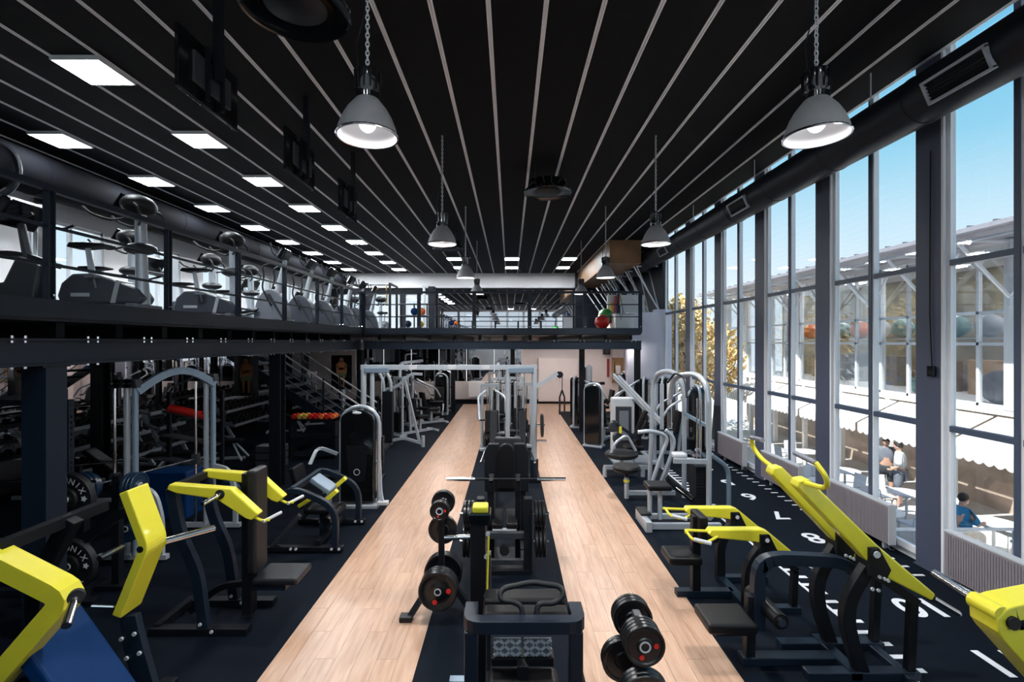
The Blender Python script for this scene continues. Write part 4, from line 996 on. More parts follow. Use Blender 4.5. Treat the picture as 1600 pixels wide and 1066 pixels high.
MB().box(-2.74, 4.93, .05, -2.64, 5.05, 1.5).build('seat_post', 'steel', t, .005)
seat(t, (-2.38, 5.06, .42), (.46, .38, .07), 'dpad')
MB().box(-2.66, 4.95, .3, -2.3, 5.1, .37).build('seat_bracket', 'navy', t)
MB().bar([(-3.3, 5.0, .06), (-3.0, 5.0, .32), (-2.7, 5.0, .36)], .05, .06, .1).build('brace', 'steel', t)
MB().beam((-3.45, 4.72, .05), (-3.45, 5.24, .05), .07, .07).build('cross_rail', 'steel', t)
MB().beam((-3.28, 4.72, 1.42), (-3.28, 5.24, 1.42), .07, .07).build('axle', 'steel', t)
# D : black tubular leg machine with yellow stubs
t = thing('leg_machine', 'black tubular lever machine with short yellow arms and a blue pad', 'gym machine', (-2.8, 7.0, 0), 0, None, True)
for y in (6.55, 7.55):
    MB().bar([(-3.15, y, .72), (-2.95, y, .86), (-2.5, y, .68), (-2.36, y, .50), (-2.37, y, .04)], .07, .085, .16).build('side_frame', 'navy', t, .012)
    MB().bar([(-3.3, y, .05), (-2.26, y, .05)], .09, .07, 0).build('base_rail', 'steel', t, .01)
    MB().beam((-3.25, y, .06), (-2.85, y, .5), .06, .05).build('brace', 'dgrey', t)
    bolt_set(t, [(-2.95, y-.047, .06), (-2.88, y-.047, .06), (-2.4, y-.047, .06), (-2.3, y-.047, .06)], r=.018)
MB().beam((-2.95, 6.55, .84), (-2.95, 7.55, .84), .07, .07).build('cross_beam', 'navy', t); MB().beam((-2.6, 6.55, .12), (-2.6, 7.55, .12), .06, .06).build('cross_beam', 'steel', t)
seat(t, (-2.72, 7.05, .78), (.34, .3, .08), 'bluegrey', (0, .6, 0), 'blue_pad'); seat(t, (-2.75, 7.05, .42), (.4, .34, .08))
seat(t, (-3.05, 7.05, .75), (.09, .34, .6), 'leather', (0, -.25, 0), 'backrest')
for y, z in ((6.85, .62), (7.2, .7)): MB().beam((-2.66, y, z-.06), (-2.45, y, z+.12), .09, .06).build('lever_arm', 'yellow', t, .008)
MB().beam((-2.95, 6.75, .55), (-2.75, 6.75, .68), .07, .05).build('lever_arm', 'yellow', t, .008)
MB().cyl((-2.55, 6.7, .35), (-2.55, 7.35, .35), .06, n=14).build('roller_pad', 'leather', t)
MB().box(-2.75, 6.98, .05, -2.65, 7.12, .42).build('seat_post', 'navy', t)

# ================================================================== yellow lever machines, right
t = thing('incline_press', 'large black machine with two long yellow arms and chrome weight pegs by the windows', 'gym machine', (2.9, 4.3, 0), 0, None, True)
for y, nmx, s in ((4.10, 'near', -1), (4.50, 'far', 1)):
    a = MB().prism([(2.42, y-.06, 1.69), (2.50, y-.06, 1.70), (3.08, y-.06, 1.14), (3.56, y-.06, .735), (3.53, y-.06, .68), (3.10, y-.06, .90), (2.98, y-.06, 1.02), (2.40, y-.06, 1.63)], (0, .12, 0)).build('lever_arm', 'yellow', t, .014, nmx+' long yellow arm')
    MB().cyl((3.54, y, .70), (3.80, y, .545), .024, n=14).build('weight_peg', 'chrome', a); MB().cyl((3.53, y, .706), (3.575, y, .68), .036, n=14).build('peg_collar', 'rubber', a)
    MB().cyl((3.74, y, .58), (3.82, y, .533), .018, .012, n=12).build('peg_tip', 'lgrey', a)
    MB().tube([(2.47, y, 1.66), (2.49, y+s*.30, 1.69), (2.44, y+s*.38, 1.80), (2.40, y+s*.30, 1.90)], .021, 10, fillet=.09).build('handle_tube', 'yellow', a)
    MB().tube([(2.40, y+s*.31, 1.895), (2.38, y+s*.06, 1.92)], .022, 12).build('hand_grip', 'mgrey', a)
    # pivot plate and curved upright
    MB().prism([(2.985, y-.085, 1.135), (3.07, y-.085, 1.135), (3.17, y-.085, .95), (3.13, y-.085, .87), (2.985, y-.085, .90)], (0, .17, 0)).build('pivot_plate', 'steel', t, .006)
    MB().cyl((3.03, y-.105, 1.09), (3.03, y+.105, 1.09), .045, n=20).build('pivot_cap', 'steel', t); MB().cyl((3.03, y-.112, 1.09), (3.03, y-.10, 1.09), .028, n=16).build('pivot_bolt', 'lgrey', t)
    bolt_set(t, [(3.06, y-.09, .90), (3.10, y-.09, .885), (3.13, y-.09, .87), (3.00, y-.09, .80), (3.05, y-.09, .79)], r=.014)
    MB().bar([(3.04, y, .95), (2.86, y, .68), (2.85, y, .42), (2.98, y, .04)], .08, .11, .2).build('upright', 'steel', t, .008)
    MB().beam((3.05, y, .92), (3.44, y, .64), .07, .07).build('stop_arm', 'steel', t)
    MB().beam((3.41, y, .66), (3.38, y, .0), .07, .06, (0, 1, 0)).build('leg', 'steel', t, .005)
    MB().box(2.5, y-.05, 0, 3.45, y+.05, .07).build('base_rail', 'navy', t, .006)
MB().box(3.30, 4.0, 0, 3.38, 4.62, .06).build('cross_rail', 'navy', t, .006)
MB().box(2.86, 4.05, .005, 2.96, 4.6, .075).build('cross_rail', 'navy', t, .006)
MB().bar([(2.20, 4.3, .30), (2.20, 4.3, .86), (2.34, 4.3, .93), (2.95, 4.3, .90), (3.05, 4.3, .8)], .09, .10, .17).build('seat_frame', 'navy', t, .012)
MB().beam((2.14, 4.3, .6), (2.12, 4.3, .03), .08, .08, (0, 1, 0)).build('seat_post', 'steel', t, .006)
MB().box(2.05, 4.24, 0, 2.92, 4.36, .07).build('base_rail', 'navy', t, .006)
seat(t, (1.90, 4.28, .40), (.42, .36, .09))
MB().box(1.8, 4.22, .28, 2.14, 4.34, .35).build('seat_bracket', 'steel', t)
MB().cyl((2.27, 4.05, .50), (2.27, 4.55, .50), .065, n=18).build('roller_pad', 'leather', t); MB().cyl((2.27, 4.03, .50), (2.27, 4.05, .50), .035, n=14).build('roller_cap', 'chrome', t)
MB().beam((2.2, 4.3, .55), (2.27, 4.3, .5), .05, .05).build('roller_arm', 'steel', t)
# F : row machine
t = thing('row_machine', 'black machine with two yellow bent arms and looped handles in the right row', 'gym machine', (2.5, 5.4, 0), 0, None, True)
for y, s, nmx in ((5.10, -1, 'near'), (5.76, 1, 'far')):
    a = MB().prism([(2.10, y-.055, .885), (2.64, y-.055, .885), (2.70, y-.055, .86), (3.06, y-.055, .56), (3.03, y-.055, .515), (2.68, y-.055, .73), (2.56, y-.055, .755), (2.12, y-.055, .80), (2.07, y-.055, .84)], (0, .11, 0)).build('lever_arm', 'yellow', t, .012, nmx+' yellow arm')
    MB().cyl((3.04, y, .535), (3.24, y, .42), .018, n=12).build('weight_peg', 'chrome', a)
    MB().tube([(2.10, y, .85), (1.86, y, .86), (1.84, y+s*.04, .85)], .016, 8).tube([(1.85, y, .86), (1.84, y-.20, .85), (1.96, y-.24, .82), (2.14, y-.1, .83)], .014, 8, fillet=.05).build('handle_loop', 'yellow', a)
    MB().tube([(1.86, y-.21, .85), (2.02, y-.24, .82)], .02, 10).build('hand_grip', 'lgrey', a)
    MB().prism([(2.60, y-.075, .84), (2.70, y-.075, .84), (2.78, y-.075, .68), (2.74, y-.075, .62), (2.60, y-.075, .64)], (0, .15, 0)).build('pivot_plate', 'steel', t, .006)
    MB().cyl((2.665, y-.09, .79), (2.665, y+.09, .79), .036, n=18).build('pivot_cap', 'steel', t); MB().cyl((2.665, y-.096, .79), (2.665, y-.085, .79), .022, n=14).build('pivot_bolt', 'lgrey', t)
    MB().bar([(2.67, y, .70), (2.50, y, .48), (2.50, y, .04)], .08, .10, .16).build('upright', 'steel', t, .008)
    MB().beam((2.72, y, .66), (3.02, y, .44), .06, .06).build('stop_arm', 'steel', t); MB().beam((3.0, y, .44), (2.98, y, 0), .06, .06, (0, 1, 0)).build('leg', 'steel', t)
    MB().box(2.45, y-.045, 0, 3.05, y+.045, .065).build('base_rail', 'navy', t, .006)
MB().box(2.46, 5.1, .0, 2.55, 5.76, .07).build('cross_rail', 'navy', t); MB().box(1.86, 5.38, 0, 2.5, 5.48, .07).build('base_rail', 'navy', t, .006)
MB().beam((2.08, 5.43, .05), (2.08, 5.43, .9), .09, .09, (0, 1, 0)).build('seat_post', 'steel', t, .006)
seat(t, (1.92, 5.43, .45), (.36, .34, .09)); seat(t, (2.12, 5.43, .78), (.10, .3, .3), 'leather', None, 'chest_pad')
MB().cyl((2.2, 5.2, .74), (2.2, 5.3, .74), .06, n=16).build('adjuster_wheel', 'rubber', t)
# G : corner of a third yellow machine
t = thing('lever_press', 'yellow armed machine cut off at the right bottom corner', 'gym machine', (3.7, 3.3, 0), 0, None, True)
a = MB().bar([W(1720, 925, 3.25), W(1545, 958, 3.25), W(1700, 1130, 3.25)], .2, .17, .09).build('lever_arm', 'yellow', t, .02, 'yellow arm bent to a blunt point')
MB().cyl((3.27, 3.13, 1.02), (3.27, 3.15, 1.02), .042, n=20).build('pivot_hole', 'steel', a)
MB().cyl((3.22, 3.30, 1.06), (3.17, 3.62, 1.12), .026, n=14).build('weight_peg', 'chrome', a)
MB().cyl((3.22, 3.16, 1.06), (3.22, 3.36, 1.06), .055, n=16).build('peg_socket', 'yellow', a)
MB().prism([W(1588, 972, 3.145), W(1640, 960, 3.145), W(1640, 1010, 3.145)], (0, .01, 0)).build('label_plate', 'gloss', a)
MB().bar([(3.95, 3.25, 1.15), (4.15, 3.25, .8), (4.1, 3.25, .04)], .1, .12, .2).build('upright', 'steel', t, .008)
MB().box(3.6, 3.2, 0, 4.6, 3.3, .07).box(4.06, 2.7, 0, 4.16, 3.5, .07).build('base_frame', 'navy', t, .006)
seat(t, (4.55, 2.9, .45), (.4, .36, .09)); MB().box(4.5, 2.85, .05, 4.6, 2.95, .42).build('seat_post', 'steel', t); MB().box(4.1, 2.86, .0, 4.6, 2.94, .06).build('base_rail', 'navy', t)
# ================================================================== left: smith machine, rack, bumper plates
t = thing('smith_machine', 'silver smith machine with an arched blue grey top bar beside the first post', 'gym machine', (-4.8, 6.8, 0), 0, None, True)
for x, y, s in ((-4.96, 6.3, -1), (-4.62, 7.4, 1)):
    for dx in (-.03, .075): MB().cyl((x+dx, y, .06), (x+dx, y, 2.28), .038, n=14).build('post', 'silver' if dx < 0 else 'bluegrey', t)
    MB().cyl((x-.19, y, .10), (x-.19, y, 2.24), .017, n=10).build('guide_rod', 'chrome', t)
    MB().prism([(x-.26, y-.06, 2.25), (x+.14, y-.06, 2.25), (x+.12, y-.06, 2.36), (x-.12, y-.06, 2.36)], (0, .12, 0)).build('top_bracket', 'dgrey', t, .01)
    for dx in (-.12, .03): MB().lathe([(0, 0), (.055, 0), (.06, .015), (.03, .03), (0, .03)], (x+dx, y-.06, 2.31), (0, -1, 0), 16).build('pulley', 'gloss', t)
    pm = MB()
    for k in range(13): pm.cyl((x-.03, y, .35+.14*k), (x-.10, y, .35+.14*k), .011, n=6)
    pm.build('lock_pins', 'steel', t)['kind'] = 'stuff'
    MB().bar([(x, y, .05), (x+.5, y, .05)], .07, .06, 0).build('base_rail', 'silver', t); MB().bar([(x-.4, y, .05), (x, y, .05)], .07, .06, 0).build('base_rail', 'silver', t)
    MB().bar([(x+.1, y, .95), (x+.32, y, .9), (x+.42, y, .55), (x+.42, y, .05)], .05, .06, .15).build('brace', 'silver', t)
    MB().cbox((x-.19, y, 1.06), (.09, .09, .16)).build('carriage', 'dgrey', t, .01)
arc = []
for k in range(13):
    u = k/12; arc.append(Vector((-4.86, 6.3, 2.2)).lerp(Vector((-4.52, 7.4, 2.2)), u)+Vector((0, 0, .24*math.sin(PI*u))))
m = MB()
for p, q in zip(arc, arc[1:]): m.beam(p, q, .06, .10)
m.build('top_arch', 'bluegrey', t)
MB().cyl((-5.25, 5.85, 1.06), (-4.7, 7.75, 1.06), .016, n=10).build('bar', 'chrome', t); MB().cyl((-5.28, 5.72, 1.06), (-5.2, 6.02, 1.06), .025, n=10).build('bar_sleeve', 'chrome', t)
for k, (y, x, r) in enumerate([(5.92, -5.23, .19), (5.97, -5.22, .19), (6.02, -5.2, .15)]):
    plate((x, y, 1.06), (-.28, -.96, 0), r, 'dark blue edged plate on the near smith bar end, %s' % ['outermost', 'middle', 'innermost'][k], 'plates on the smith bar', .04, k == 0, 'navyblue', False)
for k, (y, z) in enumerate([(6.05, .55), (7.7, .45)]):
    x = -4.52 if k else -4.72
    MB().cyl((x, y-.12, z), (x, y+.12, z), .024, n=10).build('storage_peg', 'chrome', t)
    stack((x, y+(.1 if k else -.1), z), (0, 1 if k else -1, 0), 3, .17, 'the %s storage peg of the smith machine' % ('far' if k else 'near'), 'plates stored on the smith machine', mk='navyblue', red=False)
# power rack with perforated posts
t = thing('power_rack', 'dark blue power rack with perforated posts behind the first gallery post', 'rack', (-5.3, 5.6, 0), 0, None, True)
for x in (-4.98, -6.1):
    for y in (5.45, 6.6) if x < -5 else (5.45,):
        MB().box(x-.035, y-.035, 0, x+.035, y+.035, 2.2).build('post', 'navy', t)
        h = MB()
        for k in range(30): h.cyl((x+.036, y, .25+.065*k), (x+.0345, y, .25+.065*k), .014, n=8); h.cyl((x, y-.036, .25+.065*k), (x, y-.0345, .25+.065*k), .014, n=8)
        h.build('holes', 'gloss', t)['kind'] = 'stuff'
MB().beam((-4.98, 5.45, 2.16), (-6.1, 5.45, 2.16), .06, .06).beam((-6.1, 5.45, 2.16), (-6.1, 6.6, 2.16), .06, .06).build('top_beam', 'navy', t); MB().box(-6.14, 5.41, 0, -4.94, 5.49, .06).build('base_rail', 'navy', t)
MB().cyl((-6.6, 5.36, 1.3), (-4.6, 5.36, 1.3), .015, n=10).build('safety_bar', 'chrome', t)
def bumper(c, label):
    o = plate(c, (0, -1, 0), .275, label, 'lettered bumper plates', .07, True, 'rubber', False)
    word = 'YOUNIX'
    for w0 in (2.3, -.85):
        for k, ch in enumerate(word):
            a = w0-k*.36; r = .195
            text_part('letter', ch, .085, 'lgrey', o, (r*math.cos(a), -.037, r*math.sin(a)), (PI/2, PI/2-a, 0), .0006)
    for a in (.05, PI+.05):
        pts = []
        for k in range(10):
            b = 2*PI*k/10; q = .02 if k % 2 else .036; pts.append((.195*math.cos(a)+q*math.cos(b), -.0365, .195*math.sin(a)+q*math.sin(b)))
        MB().prism(pts, (0, -.001, 0)).build('star', 'lgrey', o)
bumper((-4.64, 5.08, 1.20), 'black bumper plate with white lettering, upper one beside the first gallery post')
bumper((-4.62, 5.08, .50), 'black bumper plate with white lettering, lower one beside the first gallery post')
t = thing('plate_stand', 'black stand holding the lettered bumper plates', 'stand', (-4.64, 5.25, 0), 0, None, True)
MB().box(-4.68, 5.22, 0, -4.60, 5.30, 1.35).build('post', 'steel', t)
for z in (1.20, .50): MB().cyl((-4.64, 5.0, z), (-4.64, 5.25, z), .024, n=10).build('peg', 'chrome', t)
MB().box(-4.9, 5.2, 0, -4.5, 5.32, .05).build('foot', 'steel', t)
for k in range(3):
    plate((-4.32-.045*k, 5.62, 1.18), (1, 0, 0), .15, 'dark blue edged plate stored edge-on near the smith machine, %s' % ['outermost', 'middle', 'innermost'][k], 'edge-on blue plates', .04, k == 0, 'navyblue', False)
t = thing('plate_stand', 'short black peg post carrying the edge-on blue plates', 'stand', (-4.6, 5.62, 0), 0, None, True)
MB().box(-4.60, 5.58, 0, -4.52, 5.66, 1.3).build('post', 'steel', t); MB().cyl((-4.52, 5.62, 1.18), (-4.26, 5.62, 1.18), .022, n=10).build('peg', 'chrome', t); MB().box(-4.75, 5.52, 0, -4.4, 5.72, .05).build('foot', 'steel', t)

# ================================================================== selectorised machines (weight stack tower + seat unit)
def rounded(w, h, n=10, top=.5):
    r = w/2; pts = [(-r, 0), (r, 0)]
    for k in range(n+1):
        a = PI*k/n; pts.append((r*math.cos(a), h-r*top*2*.5+math.sin(a)*r*top))
    return pts
def tower(t, c, w, h, d, frame='silver', shroud='gloss', logo=True, slim=False):
    "upright weight tower: arched tube frame, glossy shroud and logo, front towards -y"
    x, y = c
    if slim:
        for s in (-1, 1): MB().cyl((x+s*w*.42, y, .03), (x+s*w*.42, y, h), .04, n=12).build('tower_post', frame, t)
        MB().beam((x-w*.48, y, h), (x+w*.48, y, h), .08, .08).build('tower_head', frame, t)
        sk = MB()
        for k in range(12): sk.box(x-w*.26, y-.07, .12+.05*k, x+w*.26, y+.07, .165+.05*k)
        sk.build('weight_stack', 'steel', t)['kind'] = 'stuff'
        for s in (-1, 1): MB().cyl((x+s*w*.15, y, .06), (x+s*w*.15, y, h), .012, n=8).build('guide_rod', 'chrome', t)
        MB().box(x-w*.55, y-d/2, 0, x+w*.55, y+d/2, .06).build('base', frame, t, .01)
        return
    MB().prism([(x+px_*.86, y-d/2, .1+pz*.97) for px_, pz in rounded(w, h-.1)], (0, d, 0)).build('shroud', shroud, t, .015)
    pts = [(x-w/2, y, .03), (x-w/2, y, h-w*.45)]
    for k in range(1, 8):
        a = PI-PI*k/8; pts.append((x+w/2*math.cos(a), y, h-w*.45+w*.45*math.sin(a)))
    pts += [(x+w/2, y, h-w*.45), (x+w/2, y, .03)]
    MB().tube(pts, .035, 10).build('tower_frame', frame, t)
    MB().prism([(x-w*.2, y-d/2-.006, .45), (x+w*.2, y-d/2-.006, .45), (x+w*.28, y-d/2-.006, h*.62), (x-w*.28, y-d/2-.006, h*.62)], (0, .006, 0)).build('inset_panel', 'steel', t)
    MB().box(x-w*.55, y-d/2-.05, 0, x+w*.55, y+d/2, .06).build('base', frame, t, .01)
    if logo: MB().lathe([(.045, 0), (.045, .004), (.055, .004), (.055, 0)], (x, y-d/2-.008, h*.36), (0, -1, 0), 20).build('logo_ring', 'lgrey', t).scale = (1, 1, 1)
    MB().ball((x, y-d/2, h-.09), .05, 12, 8, (1.6, .5, .5)).build('badge', 'lgrey', t)
t = thing('weight_tower_machine', 'glossy black weight tower with a silver arched frame beside the left walkway', 'gym machine', (-2.6, 8.4, 0), 0, None, True)
tower(t, (-2.62, 8.45), .66, 1.72, .36)
MB().bar([(-2.3, 8.5, .75), (-2.24, 8.35, .25), (-2.18, 8.25, .12)], .05, .06, .1, (0, 1, .3)).build('lever', 'silver', t); MB().box(-2.25, 8.18, .08, -2.08, 8.3, .13).build('foot_plate', 'lgrey', t)
seat(t, (-3.2, 8.5, .5), (.4, .4, .09)); MB().box(-3.25, 8.4, 0, -3.15, 8.55, .46).build('seat_post', 'silver', t)
MB().bar([(-3.0, 8.4, .9), (-3.3, 8.3, 1.05), (-3.35, 8.1, .8)], .05, .05, .12, (0, 1, 0)).build('arm', 'silver', t)
def selector(loc, rz, label, h=1.75, frame='silver', variant=0, pad='leather', shroud='gloss', slim=False):
    t = thing('selector_machine', label, 'gym machine', loc, rz, 'weight stack machines')
    tower(t, (0, .55), .5, h, .26, frame, shroud, True, slim)
    MB().bar([(0, .5, .05), (0, -.75, .05)], .07, .07, 0, (1, 0, 0)).build('base_rail', frame, t); MB().box(-.28, -.80, 0, .28, -.72, .06).build('front_foot', frame, t, .01)
    MB().beam((0, -.25, .05), (0, -.25, .45), .06, .08).build('seat_post', frame, t)
    seat(t, (0, -.28, .49), (.36, .42, .09), pad); seat(t, (0, .06, .83), (.34, .09, .56), pad, (-.18, 0, 0), 'backrest')
    MB().beam((0, .1, .05), (0, .16, .9), .06, .06).build('back_post', frame, t)
    if variant == 0:       # press arms
        for s in (-1, 1):
            MB().tube([(s*.12, .35, h-.12), (s*.34, .2, h-.25), (s*.36, -.25, 1.25), (s*.36, -.42, .95)], .028, 10, fillet=.12).build('press_arm', frame, t); MB().tube([(s*.36, -.42, .95), (s*.20, -.46, .95)], .022, 10).build('hand_grip', 'rubber', t)
    elif variant == 1:     # leg lever with rollers
        MB().tube([(.2, -.25, .5), (.24, -.62, .42), (.22, -.72, .16)], .03, 10, fillet=.1).build('leg_lever', frame, t)
        for z in (.18, .62): MB().cyl((-.24, -.66, z), (.24, -.66, z), .06, n=14).build('roller_pad', pad, t)
        MB().tube([(0, -.45, .62), (.2, -.25, .5)], .025, 8).build('roller_arm', frame, t)
        for s in (-1, 1): MB().tube([(s*.22, .05, .5), (s*.28, -.1, .72), (s*.28, -.26, .72)], .018, 8, fillet=.06).build('side_handle', 'rubber', t)
    else:                  # pulldown: high boom and bar
        MB().bar([(0, .5, h), (0, .5, h+.45), (0, -.35, h+.5)], .07, .08, .15, (1, 0, 0)).build('boom', frame, t)
        MB().cyl((0, -.33, h+.42), (0, -.33, h-.05), .006, n=5).build('cable', 'steel', t); MB().tube([(-.5, -.33, h-.15), (-.36, -.33, h-.06), (.36, -.33, h-.06), (.5, -.33, h-.15)], .014, 8).build('pull_bar', 'chrome', t)
        MB().cyl((-.22, -.42, .72), (.22, -.42, .72), .06, n=14).build('thigh_roller', pad, t)
    return t
far_left = [(-3.0, 15.0, 2.4, 2, 1.75), (-2.95, 16.7, 2.2, 0, 1.7), (-2.7, 18.4, 0, 1, 1.6), (-3.9, 17.2, 1.2, 0, 1.7), (-5.0, 16.2, 1.8, 1, 1.7), (-5.4, 18.6, .6, 2, 1.7), (-6.8, 17.6, 1.2, 0, 1.7), (-4.3, 20.4, .4, 1, 1.7), (-2.8, 20.6, .1, 0, 1.7)]
for i, (x, y, rz, v, h) in enumerate(far_left):
    selector((x, y, 0), rz, 'silver framed weight stack machine left of the far walkway, %s from the camera' % ORD[i], h, 'silver', v, slim=i in (0, 1, 4, 6))
# silver A-frame cable machine left of the walkway
t = thing('cable_column', 'silver pulley column with a slanting brace left of the walkway', 'gym machine', (-3.2, 12.6, 0), 0, None, True)
for x in (-3.45, -3.25): MB().tube([(x, 13.2, .05), (x, 13.2, 1.75), (x-.12, 13.2, 2.0), (x-.2, 13.2, 2.1)], .045, 10, fillet=.15).build('post', 'silver', t)
MB().beam((-2.9, 13.2, 1.9), (-2.45, 13.1, .12), .06, .06).build('brace', 'silver', t); MB().bar([(-3.4, 13.2, 1.55), (-3.1, 13.2, 1.62), (-2.7, 13.2, 1.98), (-2.4, 13.2, 1.96)], .06, .07, .1).build('boom', 'silver', t)
MB().bar([(-3.5, 13.2, .1), (-2.9, 13.2, .22), (-2.4, 13.1, .1)], .07, .07, .1).build('base_rail', 'silver', t); MB().box(-3.5, 13.1, .1, -3.2, 13.3, 1.5).build('weight_stack', 'steel', t, .01)
MB().cyl((-2.36, 13.1, 0), (-2.36, 13.1, .3), .05, n=12).build('foot_post', 'silver', t)

# ================================================================== centre: cable crossover over the walkway
t = thing('cable_crossover', 'silver cable crossover spanning the left walkway with two tall towers', 'gym machine', (-1.2, 10.0, 0), 0, None, True)
for x0, w in ((-3.03, 'l'), (.50, 'r')):
    for dx in ((0, .18) if w == 'l' else (0, -.55)):
        MB().cyl((x0+dx, 10.0, .03), (x0+dx, 10.0, 2.32), .055 if dx == 0 else .045, n=16).build('tower_post', 'silver', t)
    MB().box(x0-.22 if w == 'l' else x0-.75, 9.75, 0, x0+.4 if w == 'l' else x0+.12, 10.25, .06).build('base', 'steel', t, .01)
    cx = x0+.28 if w == 'l' else x0-.28
    for k in (-.08, .08): MB().cyl((cx+k, 10.05, .06), (cx+k, 10.05, 2.25), .012, n=8).build('guide_rod', 'chrome', t)
    s_ = MB()
    for k in range(14): s_.box(cx-.12, 9.97, .12+.055*k, cx+.12, 10.13, .165+.055*k)
    s_.build('weight_stack', 'steel', t)['kind'] = 'stuff'
    MB().cbox((cx, 10.0, 2.26), (.5, .16, .12)).build('pulley_head', 'bluegrey', t, .02)
MB().beam((-3.08, 10.0, 2.32), (.56, 10.0, 2.32), .09, .10).build('top_beam', 'silver', t)
for x in (-2.0, -1.2, -.5): MB().cbox((x, 9.94, 2.32), (.16, .03, .08)).build('bracket', 'lgrey', t)
MB().beam((.5, 10.0, 1.9), (.98, 9.95, 2.2), .07, .07).build('side_boom', 'silver', t)
MB().lathe([(0, -.03), (.07, -.03), (.07, .03), (0, .03)], (1.02, 9.95, 2.17), (0, 1, 0), 18).build('boom_pulley', 'gloss', t)
MB().cyl((1.07, 9.95, 2.15), (1.07, 9.95, 1.85), .008, n=6).build('cable', 'steel', t)
MB().tube([(1.07, 9.95, 1.85), (1.02, 9.95, 1.7), (1.02, 9.95, 1.35)], .018, 8).tube([(1.07, 9.95, 1.85), (1.12, 9.95, 1.7), (1.12, 9.95, 1.35)], .018, 8).build('rope_handle', 'rubber', t)
MB().cyl((.5, 10.0, .0), (.5, 10.0, .42), .085, n=16).build('post_boot', 'navy', t)
MB().cyl((.55, 9.98, .8), (.75, 9.98, .8), .024, n=10).build('peg', 'chrome', t)
plate((.66, 9.98, 1.12), (1, 0, 0), .24, 'large black plate hung on the right post of the cable crossover', 'plates on the crossover', .05, True)
MB().cyl((.55, 9.98, 1.12), (.72, 9.98, 1.12), .024, n=10).build('peg', 'chrome', t)
# bench press station in the middle strip
t = thing('bench_station', 'black bench station with a barbell rack and plate pegs in the middle strip', 'gym machine', (-.05, 6.0, 0), 0, None, True)
for x in (-.36, .22):
    MB().box(x-.05, 5.93, 0, x+.05, 6.05, .92).build('peg_post', 'steel', t, .008)
    s = -1 if x < 0 else 1
    for z in (.72, .38): MB().cyl((x, 5.98, z), (x+s*.26, 5.98, z), .02, n=10).build('plate_peg', 'chrome', t)
    stack((x+s*.19, 5.98, .72), (s, 0, 0), 3, .16, 'the upper %s peg of the bench station' % ('left' if s < 0 else 'right'), 'plates on the bench station', .045, red=False)
    stack((x+s*.20, 5.98, .38), (s, 0, 0), 3, .185, 'the lower %s peg of the bench station' % ('left' if s < 0 else 'right'), 'plates on the bench station', .048, red=False)
for x in (-.24, .10):
    MB().box(x-.035, 6.25, .05, x+.035, 6.33, 1.12).build('upright', 'steel', t, .006); MB().bar([(x, 6.22, 1.14), (x, 6.14, 1.06), (x, 6.06, 1.12)], .05, .03, .03, (1, 0, 0)).build('bar_hook', 'steel', t)
MB().beam((-.36, 6.0, .45), (.22, 6.0, .45), .07, .08).build('cross_beam', 'dgrey', t, .006); MB().beam((-.36, 6.0, .12), (.22, 6.0, .12), .06, .06).build('cross_beam', 'dgrey', t)
MB().box(-.36, 5.9, 0, .24, 6.6, .05).build('base', 'steel', t); MB().cyl((-.07, 5.88, .3), (-.07, 5.95, .3), .06, n=14).build('adjuster', 'rubber', t)
for x in (-.16, .02): MB().box(x-.07, 6.05, .5, x+.07, 6.62, .57).build('bench_pad', 'leather', t, .02)
MB().box(-.22, 6.05, .42, .08, 6.1, .5).build('plate_trim', 'lgrey', t)
t = thing('barbell', 'chrome barbell resting across the bench station', 'barbell', (-.06, 6.1, 1.10), 0, None, True)
MB().cyl((-.80, 6.1, 1.115), (.70, 6.1, 1.115), .014, n=10).build('shaft', 'steel', t)
for s, a, b in ((-1, -.80, -.44), (1, .34, .70)): MB().cyl((a, 6.1, 1.115), (b, 6.1, 1.115), .025, n=14).build('sleeve', 'chrome', t)
# knee raise / dip tower behind it
t = thing('knee_raise_tower', 'black padded back of a dip tower behind the barbell', 'gym machine', (-.05, 6.9, 0), 0, None, True)
pts = [(-.34, .05), (.24, .05), (.24, 1.34), (.12, 1.40)]
MB().prism([(x, 6.75, z) for x, z in [(-.36, .75), (.26, .75), (.26, 1.30), (.20, 1.42), (.06, 1.42), (.05, 1.30), (-.15, 1.30), (-.16, 1.42), (-.30, 1.42), (-.36, 1.30)]], (0, .10, 0)).build('back_frame', 'steel', t, .012)
MB().prism([(-.05+.13*math.cos(a*PI/10), 6.70, 1.24+.2*math.sin(a*PI/10)) for a in range(11)]+[(-.18, 6.70, .8), (.08, 6.70, .8)], (0, .06, 0)).build('back_pad', 'leather', t, .02)
for x in (-.28, .18):
    MB().box(x-.04, 6.8, 0, x+.04, 6.88, 1.3).build('upright', 'steel', t)
    MB().box(x-.05, 6.5, 0, x+.05, 7.4, .06).build('base_rail', 'steel', t)
    MB().box(x-.05, 6.92, 1.05, x+.05, 7.3, 1.12).build('arm_pad', 'leather', t, .02)
    MB().cyl((x, 7.3, 1.1), (x, 7.3, 1.32), .02, n=10).build('grip', 'rubber', t)
